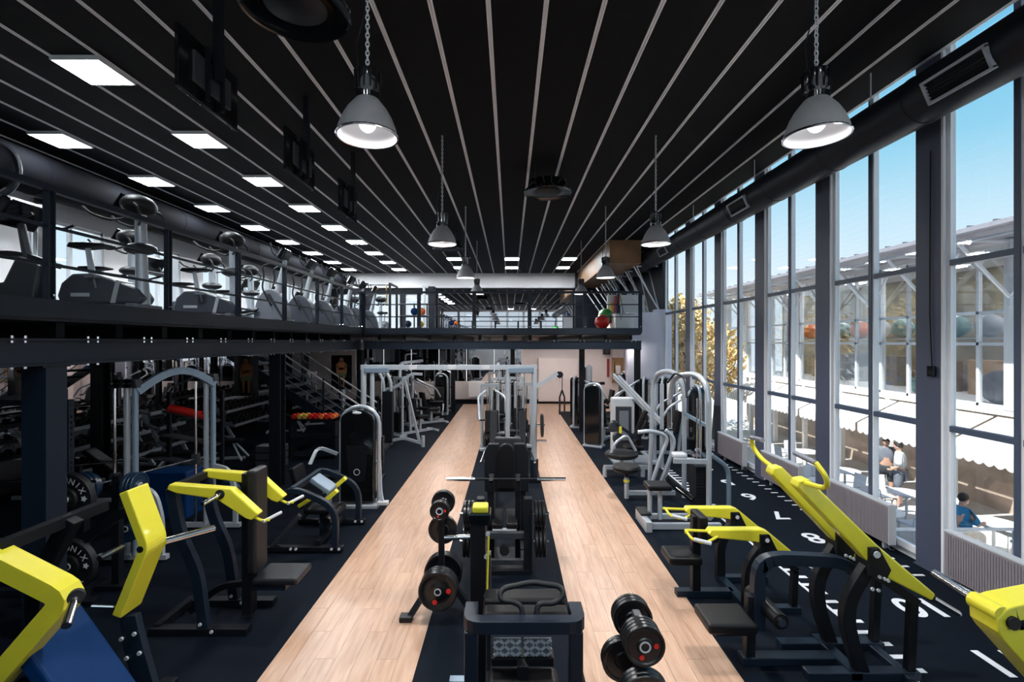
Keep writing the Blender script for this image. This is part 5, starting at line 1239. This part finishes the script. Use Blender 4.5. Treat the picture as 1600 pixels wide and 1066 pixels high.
# centre front machine with handles and checker plates
t = thing('calf_machine', 'black padded machine with bent handles and two checker foot plates in the foreground', 'gym machine', (.12, 3.4, 0), 0, None, True)
MB().bar([(-.27, 3.45, .955), (-.27, 3.22, .965), (.46, 3.22, .965), (.46, 3.45, .955)], .085, .09, .07, (0, 0, 1)).build('front_bar', 'navy', t, .025)
MB().box(-.19, 3.46, .90, .40, 3.64, 1.0).build('thigh_pad', 'leather', t, .03, seg=3); MB().box(-.19, 3.29, .91, .41, 3.43, .995).build('front_pad', 'leather', t, .03, seg=3)
MB().tube([W(815.7, 972, 3.27), W(815.7, 948, 3.30), W(803, 940, 3.31), W(785, 939, 3.32), W(780, 929.6, 3.34), W(786.7, 919, 3.37), W(831, 909.7, 3.40), W(873.8, 915.8, 3.37), W(881, 925, 3.34), W(877, 935.7, 3.32), W(864, 943.4, 3.31), W(846, 942, 3.31), W(838.7, 948, 3.30), W(838.7, 972, 3.27)], .019, 12, fillet=.04).build('handle_bar', 'rubber', t)
for x in (-.26, .44): MB().box(x-.045, 3.2, 0, x+.045, 3.30, .92).build('front_post', 'navy', t, .008)
for x in (-.02, .20):
    f = MB().box(x-.10, 3.50, .57, x+.10, 3.52, .70).build('foot_plate', 'mgrey', t, .004, 'checker foot plate')
    d = MB()
    for i in range(5):
        for j in range(3):
            cx, cz = x-.08+i*.04, .593+j*.042; a = .65 if (i+j) % 2 else -.65
            d.cbox((cx, 3.496, cz), (.040, .010, .020), (0, a, 0))
    d.build('checker_studs', 'tread', f)['kind'] = 'stuff'
MB().box(-.14, 3.49, .50, .32, 3.62, .565).build('plate_shelf', 'steel', t, .01); MB().box(-.16, 3.36, .36, .34, 3.56, .47).build('lower_pad', 'leather', t, .04, seg=3)
MB().box(.05, 3.4, .05, .13, 3.62, .56).build('post', 'steel', t); MB().box(-.3, 3.15, 0, .5, 3.3, .05).box(.03, 3.2, 0, .15, 4.2, .05).build('base', 'steel', t)
MB().bar([(-.48, 3.9, .05), (-.42, 3.2, .05)], .06, .06, 0, (0, 0, 1)).box(-.5, 3.97, 0, -.2, 4.04, .06).build('side_rail', 'bluegrey', t)
# tall black post with a yellow cap and strap
t = thing('cable_post', 'tall black post with a yellow cap and hanging yellow strap in the foreground', 'gym machine', (-.24, 3.75, 0), 0, None, True)
MB().box(-.31, 3.72, 0, -.19, 3.84, 1.48).build('post', 'steel', t, .008)
MB().box(-.29, 3.70, 1.535, -.17, 3.82, 1.585).build('cap', 'yellow', t, .012); MB().box(-.315, 3.69, 1.44, -.15, 3.87, 1.535).build('collar', 'gloss', t, .012)
MB().tube([(-.165, 3.70, 1.36), (-.175, 3.69, 1.0), (-.172, 3.69, .70)], .0085, 6).build('strap', 'yellow', t)
bolt_set(t, [(-.17, 3.70, 1.38), (-.185, 3.715, 1.2), (-.185, 3.715, .9)])
MB().box(-.4, 3.6, 0, -.1, 3.95, .05).build('foot', 'steel', t, .01); MB().box(-.18, 3.74, .3, -.15, 3.82, 1.2).build('guide', 'dgrey', t)
# row of machines down the middle strip
for i, (x, y, rz, v) in enumerate([(-.45, 12.2, .15, 0), (.25, 12.6, -.2, 1), (-.35, 14.4, 0, 2), (.2, 15.8, PI, 0), (-.45, 17.4, .2, 1), (.1, 19.4, 0, 0)]):
    selector((x, y, 0), rz, 'silver and black machine in the middle strip behind the crossover, %s from the camera' % ORD[i], 1.7, 'silver', v, slim=True)
t = thing('leg_press', 'black slanting twin-rail machine directly behind the dip tower', 'gym machine', (-.05, 8.4, 0), 0, None, True)
for x in (-.30, .22):
    MB().prism([(x-.06, 7.9, .05), (x-.06, 8.1, .05), (x-.06, 8.9, 1.55), (x-.06, 8.75, 1.6)], (.12, 0, 0)).build('rail', 'steel', t, .01)
    MB().box(x-.05, 7.8, 0, x+.05, 9.3, .06).build('base_rail', 'steel', t); MB().beam((x, 8.8, 1.5), (x, 9.2, .05), .07, .07).build('rear_leg', 'steel', t)
    MB().tube([(x, 8.5, .9), (x+(.14 if x > 0 else -.14), 8.4, .95), (x+(.2 if x > 0 else -.2), 8.2, .8)], .02, 8).build('handle', 'chrome', t)
MB().box(-.26, 8.3, .75, .18, 8.4, 1.2).build('sled', 'dgrey', t, .02)
# ================================================================== right: silver machines
def frame_tubes(t, lst, m='silver', r=.04):
    for nm_, pts, fl in lst: MB().tube(pts, r, 10, fillet=fl).build(nm_, m, t)
# R1 : arched lat machine nearest
t = thing('lat_machine', 'tall silver machine with a double arched top in the right row', 'gym machine', (2.7, 8.1, 0), 0, None, True)
for y in (7.66, 8.75):
    MB().cyl((3.15, y, .03), (3.15, y, 1.9), .042, n=14).build('post', 'silver', t)
frame_tubes(t, [('top_arch', [(3.15, 7.66, 1.85), (3.15, 7.72, 2.15), (3.12, 8.0, 2.3), (3.05, 8.3, 2.3), (2.95, 8.75, 2.2), (2.95, 8.9, 1.8)], .25), ('top_arch', [(3.15, 8.75, 1.9), (3.1, 8.8, 2.2), (3.0, 9.1, 2.32), (2.85, 9.6, 2.2), (2.8, 9.7, .05)], .3)], 'silver', .045)
MB().tube([(2.85, 7.8, 1.95), (2.9, 8.0, 2.25), (2.9, 8.5, 2.3), (2.9, 8.9, 2.1)], .02, 8, fillet=.12).build('pull_bar', 'rubber', t)
MB().beam((3.15, 7.66, 1.5), (3.15, 8.75, 1.55), .05, .05).build('cross_tube', 'bluegrey', t); MB().beam((3.15, 7.66, .95), (2.6, 7.7, .95), .05, .07).build('cross_tube', 'silver', t)
s_ = MB()
for k in range(14): s_.box(3.02, 7.85, .12+.05*k, 3.22, 8.15, .165+.05*k)
s_.build('weight_stack', 'steel', t)['kind'] = 'stuff'
for k in (7.92, 8.08): MB().cyl((3.12, k, .05), (3.12, k, 1.9), .012, n=8).build('guide_rod', 'chrome', t)
MB().bar([(2.1, 7.35, .05), (3.2, 7.35, .05)], .08, .08, 0).build('base_rail', 'silver', t); MB().bar([(2.1, 7.65, .09), (3.2, 7.65, .09)], .07, .07, 0).build('base_rail', 'silver', t)
MB().box(2.02, 7.2, 0, 2.12, 7.8, .16).build('front_foot', 'silver', t, .01); MB().box(2.02, 7.45, .16, 2.18, 7.78, .2).build('foot_plate', 'rubber', t, .01)
for x in (2.18, 2.34): MB().cyl((x, 7.55, .08), (x, 7.55, .55), .035, n=12).build('seat_post', 'silver', t)
seat(t, (2.3, 7.55, .6), (.36, .34, .08)); MB().cbox((2.78, 7.95, .98), (.22, .2, .09)).build('knee_pad', 'lgrey', t, .03)
frame_tubes(t, [('rear_leg', [(3.2, 7.7, 1.05), (3.48, 7.8, .85), (3.55, 7.85, .7), (3.55, 7.85, .02)], .1), ('rear_leg', [(3.2, 8.3, 1.0), (3.42, 8.4, .8), (3.44, 8.4, .02)], .1)], 'bluegrey', .036)
MB().tube([(2.6, 8.0, .6), (2.75, 8.0, .45), (2.95, 7.8, .3)], .05, 10).build('roller_arm', 'gloss', t)
# R2 : curved tube seat machine
t = thing('seated_row', 'silver machine with bowed front tubes and a yellow-tipped seat post in the right row', 'gym machine', (2.5, 9.0, 0), 0, None, True)
MB().bar([(2.12, 8.8, .10), (3.0, 8.8, .10)], .07, .07, 0).build('base_rail', 'silver', t); MB().cyl((2.12, 8.8, 0), (2.12, 8.8, .38), .04, n=12).build('seat_post', 'silver', t); MB().cyl((2.12, 8.8, .30), (2.12, 8.8, .34), .055, n=12).build('height_ring', 'yellow', t)
MB().cyl((2.12, 8.8, .38), (2.12, 8.8, .50), .03, n=12).build('post_tip', 'steel', t)
MB().lathe([(0, .50), (.22, .50), (.25, .53), (.25, .57), (.22, .60), (0, .60)], (2.12, 8.8, 0), (0, 0, 1), 24).build('round_seat', 'leather', t)
frame_tubes(t, [('front_tube', [(2.5, 8.75, .1), (2.72, 8.7, .8), (2.86, 8.7, 1.15), (2.55, 8.7, 1.25), (2.3, 8.7, 1.22)], .14), ('front_tube', [(2.65, 8.75, .1), (2.9, 8.7, .8), (2.97, 8.7, 1.1), (2.8, 8.7, 1.26)], .14), ('front_tube', [(2.78, 8.9, .1), (3.0, 8.9, .9), (2.95, 8.9, 1.25)], .14)], 'silver', .036)
MB().cyl((2.35, 8.7, 1.22), (2.95, 8.75, 1.26), .02, n=8).build('grip_bar', 'rubber', t)
# R3 : lever machine with pads and dark discs
t = thing('leg_curl', 'low silver machine with round black seat and cam discs in the right row', 'gym machine', (2.3, 10.3, 0), 0, None, True)
MB().bar([(1.98, 10.2, .2), (2.9, 10.2, .2)], .08, .08, 0).build('base_rail', 'silver', t)
for x in (2.0, 2.8): MB().cyl((x, 10.2, 0), (x, 10.2, .2), .045, n=12).build('foot', 'silver', t)
MB().lathe([(0, .42), (.30, .42), (.34, .45), (.34, .50), (.30, .53), (0, .53)], (2.35, 10.2, 0), (0, 0, 1), 26).build('round_seat', 'rubber', t)
MB().cyl((2.35, 10.2, .2), (2.35, 10.2, .42), .04, n=12).build('seat_post', 'silver', t)
MB().tube([(2.1, 10.1, .5), (2.2, 10.1, .75), (2.45, 10.15, .9), (2.65, 10.2, .55)], .03, 10, fillet=.12).build('lever', 'silver', t)
for p in ((2.2, 10.3, 1.05), (2.3, 10.35, .8)): MB().lathe([(0, -.03), (.10, -.03), (.13, 0), (.10, .03), (0, .03)], p, (.4, -1, 0), 20).build('cam_disc', 'dgrey', t)
MB().beam((2.25, 10.3, 1.1), (2.75, 10.4, .75), .05, .06).build('cam_arm', 'navy', t); MB().tube([(2.8, 10.5, .6), (2.78, 10.5, .95), (2.95, 10.5, 1.35)], .06, 12).build('pad_roll', 'leather', t)
MB().cyl((2.35, 10.3, .9), (2.35, 10.3, 1.05), .03, n=10).build('yellow_pin', 'yellow', t)
# R4 : hack slide with long inclined twin rails and a shrouded stack
t = thing('slide_machine', 'silver machine with long slanting twin rails and a shrouded weight stack', 'gym machine', (2.8, 12.0, 0), 0, None, True)
for y in (11.2, 11.75):
    for dz in (0, .12): MB().tube([(2.62, y+.5, 1.95+dz*.6), (3.45, y-.3, .95+dz*.6)], .036, 10).build('slide_rail', 'silver', t)
    MB().cyl((3.42, y-.3, 0), (3.42, y-.3, 1.9), .045, n=12).build('post', 'silver', t)
MB().box(2.45, 11.55, .05, 2.98, 11.85, 1.5).build('stack_shroud', 'lgrey', t, .04); MB().box(2.52, 11.53, .1, 2.90, 11.56, 1.3).build('stack_window', 'dgrey', t, .01); MB().box(2.6, 11.5, .5, 2.82, 11.54, 1.2).build('weight_plates', 'mgrey', t)
MB().box(2.4, 11.2, 0, 3.5, 11.9, .06).build('base', 'silver', t, .01)
seat(t, (3.0, 11.3, .7), (.1, .4, .7), 'leather', (0, .5, 0), 'back_pad'); seat(t, (2.8, 11.0, .45), (.4, .4, .09)); MB().cyl((2.8, 11.0, 0), (2.8, 11.0, .42), .04, n=10).build('seat_post', 'silver', t)
far_right = [(2.55, 13.6, 2.6, 1, 1.72, 'gloss'), (3.5, 14.6, -2.0, 0, 1.8, 'gloss'), (4.15, 12.2, -1.6, 0, 1.75, 'gloss'), (2.7, 16.0, 1.2, 0, 1.7, 'gloss'), (3.6, 17.5, -1.4, 1, 1.75, 'gloss'), (4.25, 15.0, -2.2, 0, 1.8, 'gloss')]
for i, (x, y, rz, v, h, s_) in enumerate(far_right):
    selector((x, y, 0), rz, 'silver framed weight stack machine right of the far walkway, %s' % ['left front', 'behind the slanting rails', 'beside the middle windows', 'at the end of the row', 'near the end pier', 'at the far window bay'][i], h, 'silver', v, 'leather', s_)
t = thing('cable_column', 'slim tall cable column of silver with a black back at the far right', 'gym machine', (2.8, 17.6, 0), 0, None, True)
MB().box(2.75, 17.5, .05, 2.98, 17.9, 2.0).build('column', 'silver', t, .09, seg=4); MB().box(2.55, 17.55, .05, 2.76, 17.85, 1.95).build('back', 'gloss', t, .08, seg=4); MB().box(2.45, 17.4, 0, 3.2, 18.0, .06).build('base', 'steel', t, .02)
MB().tube([(2.9, 17.5, 1.4), (3.3, 17.4, 1.35)], .02, 8).cbox((3.32, 17.4, 1.35), (.16, .1, .1)).build('arm', 'steel', t)
# wall items at the far end
t = thing('wall_cabinet', 'open wooden wall cabinet with a white dispenser on the end wall', 'cabinet', (4.7, 22.5, 1.6), 0, None, True)
MB().box(4.75, 22.40, .95, 4.80, 22.58, 2.1).box(5.2, 22.40, .95, 5.25, 22.58, 2.1).box(4.75, 22.40, 2.05, 5.25, 22.58, 2.1).box(4.75, 22.40, .95, 5.25, 22.58, 1.0).box(4.75, 22.55, .95, 5.25, 22.59, 2.1).build('carcass', 'tan', t); MB().box(4.9, 22.36, 1.35, 5.12, 22.5, 1.75).build('dispenser', 'white', t, .02)
tag(MB().box(4.52, 22.5, 1.2, 4.62, 22.59, 2.05).build('fire_hose_box', 'maroon', None, .01), 'narrow dark red box on the end wall', 'box')
t = thing('wall_speaker', 'small black loudspeaker high on the end wall', 'loudspeaker', (4.4, 22.4, 2.4), 0, None, True)
MB().box(4.3, 22.3, 2.25, 4.62, 22.56, 2.58).build('cabinet', 'gloss', t, .01); MB().lathe([(0, 0), (.1, 0), (.11, .01), (0, .02)], (4.46, 22.295, 2.42), (0, -1, 0), 16).build('driver', 'dgrey', t)
t = thing('locker_cabinet', 'white double cabinet against the end wall right of the walkway', 'cabinet', (2.0, 22.3, 0), 0, None, True)
MB().box(1.3, 22.2, .1, 3.1, 22.54, 2.1).build('body', 'pinkwhite', t, .01)
for x in (1.31, 2.21): d_ = MB().box(x, 22.18, .12, x+.88, 22.2, 2.08).build('door', 'pinkwhite', t, .004); MB().box(x+(.8 if x < 2 else .04), 22.16, 1.0, x+(.82 if x < 2 else .06), 22.18, 1.2).build('handle', 'lgrey', d_)
MB().box(1.32, 22.22, 0, 3.08, 22.5, .1).build('plinth', 'steel', t)
tag(MB().box(-1.9, 22.2, .3, .1, 22.5, 1.0).build('wall_heater', 'white', None, .02), 'long white convector heater under the end wall mirrors', 'heater')
# ================================================================== under the gallery: dumbbell racks, benches, odds and ends
def dumbbell_mesh(r, L, m):
    b = MB()
    for s in (-1, 1): b.rings([((s*L*.5, 0, 0), r*.9), ((s*L*.47, 0, 0), r), ((s*L*.22, 0, 0), r), ((s*L*.2, 0, 0), r*.9)] if s > 0 else [((-L*.5, 0, 0), r*.9), ((-L*.47, 0, 0), r), ((-L*.22, 0, 0), r), ((-L*.2, 0, 0), r*.9)], 10)
    b.cyl((-L*.22, 0, 0), (L*.22, 0, 0), .016, n=8)
    return b.mesh('dumbbell', m)
DM = [dumbbell_mesh(.055+.012*k, .26+.025*k, 'plate') for k in range(5)]
rk = 0
for y0, y1 in ((8.6, 11.2), (11.5, 12.4), (14.2, 17.2), (17.6, 20.6)):
    t = thing('dumbbell_rack', 'long grey dumbbell rack along the mirrors under the gallery, %s from the near end' % ORD[rk], 'rack', (-8.3, y0, 0), 0, 'dumbbell racks', True)
    for z, x in ((.40, -8.25), (.80, -8.5), (1.15, -8.72)):
        MB().cbox((x, (y0+y1)/2, z), (.34, y1-y0, .05), (0, .3, 0)).build('shelf', 'mgrey', t); MB().beam((x+.17, y0, z-.02), (x+.17, y1, z-.02), .03, .07).build('rail', 'silver', t)
        y = y0+.14; k = 0
        while y < y1-.1:
            me = DM[(k//3+rk) % 5 if z > .5 else min(4, 2+k % 3)]
            o = tag(inst('dumbbell', me, None, (x, y, z+.10), (0, .3, 0)), 'black dumbbell on the %s tier of the %s mirror-side rack, %s from the near end' % ({.40: 'lowest', .80: 'middle', 1.15: 'top'}[z], ORD[rk], (ORD+['thirteenth', 'fourteenth'])[k]), 'dumbbell', 'dumbbells under the gallery'); y += .24; k += 1
    for yy in (y0+.1, y1-.1): MB().beam((-8.2, yy, .03), (-8.85, yy, 1.2), .05, .08).beam((-8.15, yy, .04), (-8.95, yy, .04), .06, .06).build('end_frame', 'silver', t)
    rk += 1
def bench(loc, rz, label, tilt=0):
    t = thing('weight_bench', label, 'bench', loc, rz, 'benches under the gallery')
    seat(t, (.28, 0, .47), (.36, .3, .08)); seat(t, (-.25, 0, .50+.3*tilt), (.76, .3, .08), 'leather', (0, tilt, 0), 'back_pad')
    MB().bar([(-.6, 0, .05), (.5, 0, .05)], .06, .06, 0).build('base_rail', 'silver', t)
    MB().tube([(-.55, -.25, .03), (-.3, -.06, .42), (-.3, .06, .42), (-.55, .25, .03)], .025, 8, fillet=.08).build('rear_leg', 'silver', t); MB().tube([(.5, -.25, .03), (.25, -.06, .42), (.25, .06, .42), (.5, .25, .03)], .025, 8, fillet=.08).build('front_leg', 'silver', t)
for i, (x, y, rz, tl) in enumerate([(-6.9, 10.2, .3, 0), (-6.9, 11.6, .2, .6), (-7.0, 15.2, .3, .5), (-6.9, 8.6, .2, .7), (-6.4, 16.6, .4, 0)]):
    bench((x, y, 0), rz, 'black weight bench with silver legs facing the dumbbell racks, %s from the near end' % ORD[[1, 2, 3, 0, 4][i]], tl)
# rack of coloured dumbbells under the stair
t = thing('dumbbell_rack', 'low black rack with bright dumbbells in front of the stair', 'rack', (-4.9, 11.9, 0), 0, None, True)
for z in (.5, .92): MB().box(-5.4, 11.75, z, -4.25, 12.1, z+.03).build('shelf', 'steel', t)
for x in (-5.38, -4.3): MB().box(x, 11.75, 0, x+.05, 12.1, .95).build('end_frame', 'steel', t)
cl = [('red', 'pink red'), ('gold', 'yellow'), ('gold', 'yellow'), ('red', 'red'), ('red', 'red'), ('orange', 'orange red'), ('red', 'red'), ('orange', 'orange red')]
CM = {c: dumbbell_mesh(.062, .26, c) for c in ('red', 'gold', 'orange')}
for k, (c, n_) in enumerate(cl):
    tag(inst('dumbbell', CM[c], None, (-5.28+.135*k, 11.92, 1.02), (0, 0, PI/2)), '%s dumbbell on the low black rack before the stair, %s from the left' % (n_, ORD[k]), 'dumbbell', 'bright dumbbells before the stair')
tag(MB().cyl((-6.35, 9.0, 1.62), (-5.75, 9.2, 1.42), .075, n=16).build('foam_roller', 'red', None), 'red foam roller lying on a rack behind the smith machine', 'roller')
t = thing('roller_rack', 'black upright rack with sloping shelves behind the smith machine', 'rack', (-6.1, 9.2, 0), 0, None, True)
for x, y in ((-6.45, 9.15), (-5.6, 9.4)): MB().box(x-.03, y-.03, 0, x+.03, y+.03, 1.9).build('post', 'steel', t)
for z in (.5, .95, 1.4): MB().prism([(-6.45, 8.95, z+.14), (-5.6, 9.2, z-.09), (-5.6, 9.42, z-.09), (-6.45, 9.2, z+.14)], (0, 0, .03)).build('shelf', 'dgrey', t)
# black step boxes by the second post
for k in range(3):
    tag(MB().box(-5.75, 10.9, .17*k, -5.15, 11.25, .17*k+.15).build('step_platform', 'dgrey', None, .02), 'dark step platform in the stack by the second gallery post, %s' % ['bottom', 'middle', 'top'][k], 'step', 'stacked step platforms')
# blue boxes and barbell behind the rack
tag(MB().box(-5.9, 7.75, 0, -5.2, 8.2, .75).build('plyo_box', 'blue', None, .02), 'blue box standing behind the smith machine', 'box')
t = thing('barbell', 'loaded silver barbell on a low stand under the gallery', 'barbell', (-6.2, 7.3, .95), 0, None, True)
MB().cyl((-6.9, 7.1, .98), (-5.4, 7.55, 1.05), .015, n=10).build('shaft', 'chrome', t); MB().cyl((-6.95, 7.09, .98), (-6.6, 7.19, .99), .025, n=10).build('sleeve', 'chrome', t)
t = thing('bar_stand', 'black twin-post stand carrying the loaded barbell', 'stand', (-6.2, 7.3, 0), 0, None, True)
for x, y in ((-6.45, 7.24), (-5.75, 7.45)): MB().box(x-.03, y-.03, 0, x+.03, y+.03, .98).build('post', 'steel', t); MB().box(x-.2, y-.04, 0, x+.2, y+.04, .05).build('foot', 'steel', t)
for k in range(3): plate((-6.62-.05*k, 7.185-.015*k, .985), (-.96, -.28, 0), .16-.01*k, 'dark blue edged plate on the loaded barbell, %s' % ['innermost', 'middle', 'outermost'][k], 'plates on the loaded barbell', .04, False, 'navyblue', False)
# athlete posters
def poster(c, rz, label):
    t = thing('wall_poster', label, 'poster', c, rz, 'athlete posters')
    MB().box(-.3, 0, -.5, .3, .012, .5).build('backing', 'gloss', t)
    f = MB()
    for x, z, a, b in ((0, .36, .06, .075), (0, .2, .14, .13), (0, .03, .10, .12)): f.lathe([(0, 0), (1, 0)], (0, 0, 0), (0, -1, 0), 4) if 0 else f.prism([(x+a*math.cos(q*PI/8), -.002, z+b*math.sin(q*PI/8)) for q in range(16)], (0, -.002, 0))
    for s in (-1, 1):
        f.prism([(s*.03, -.002, -.06), (s*.10, -.002, -.06), (s*.085, -.002, -.42), (s*.045, -.002, -.42)], (0, -.002, 0)); f.prism([(s*.10, -.002, .28), (s*.16, -.002, .24), (s*.15, -.002, -.05), (s*.11, -.002, -.05)], (0, -.002, 0))
    f.build('athlete_print', mat('orange skin print', (.32, .12, .045), .6), t)
    MB().prism([(-.12, -.006, .0), (.12, -.006, .0), (.13, -.006, -.14), (.01, -.006, -.12), (-.13, -.006, -.14)], (0, -.002, 0)).build('shorts_print', mat('olive print', (.12, .13, .06), .6), t)
poster((-6.55, 12.0, 2.0), 0, 'athlete poster on a dark panel left of the second gallery post')
poster((-4.95, 14.2, 1.95), 0, 'athlete poster on a dark panel right of the second gallery post')
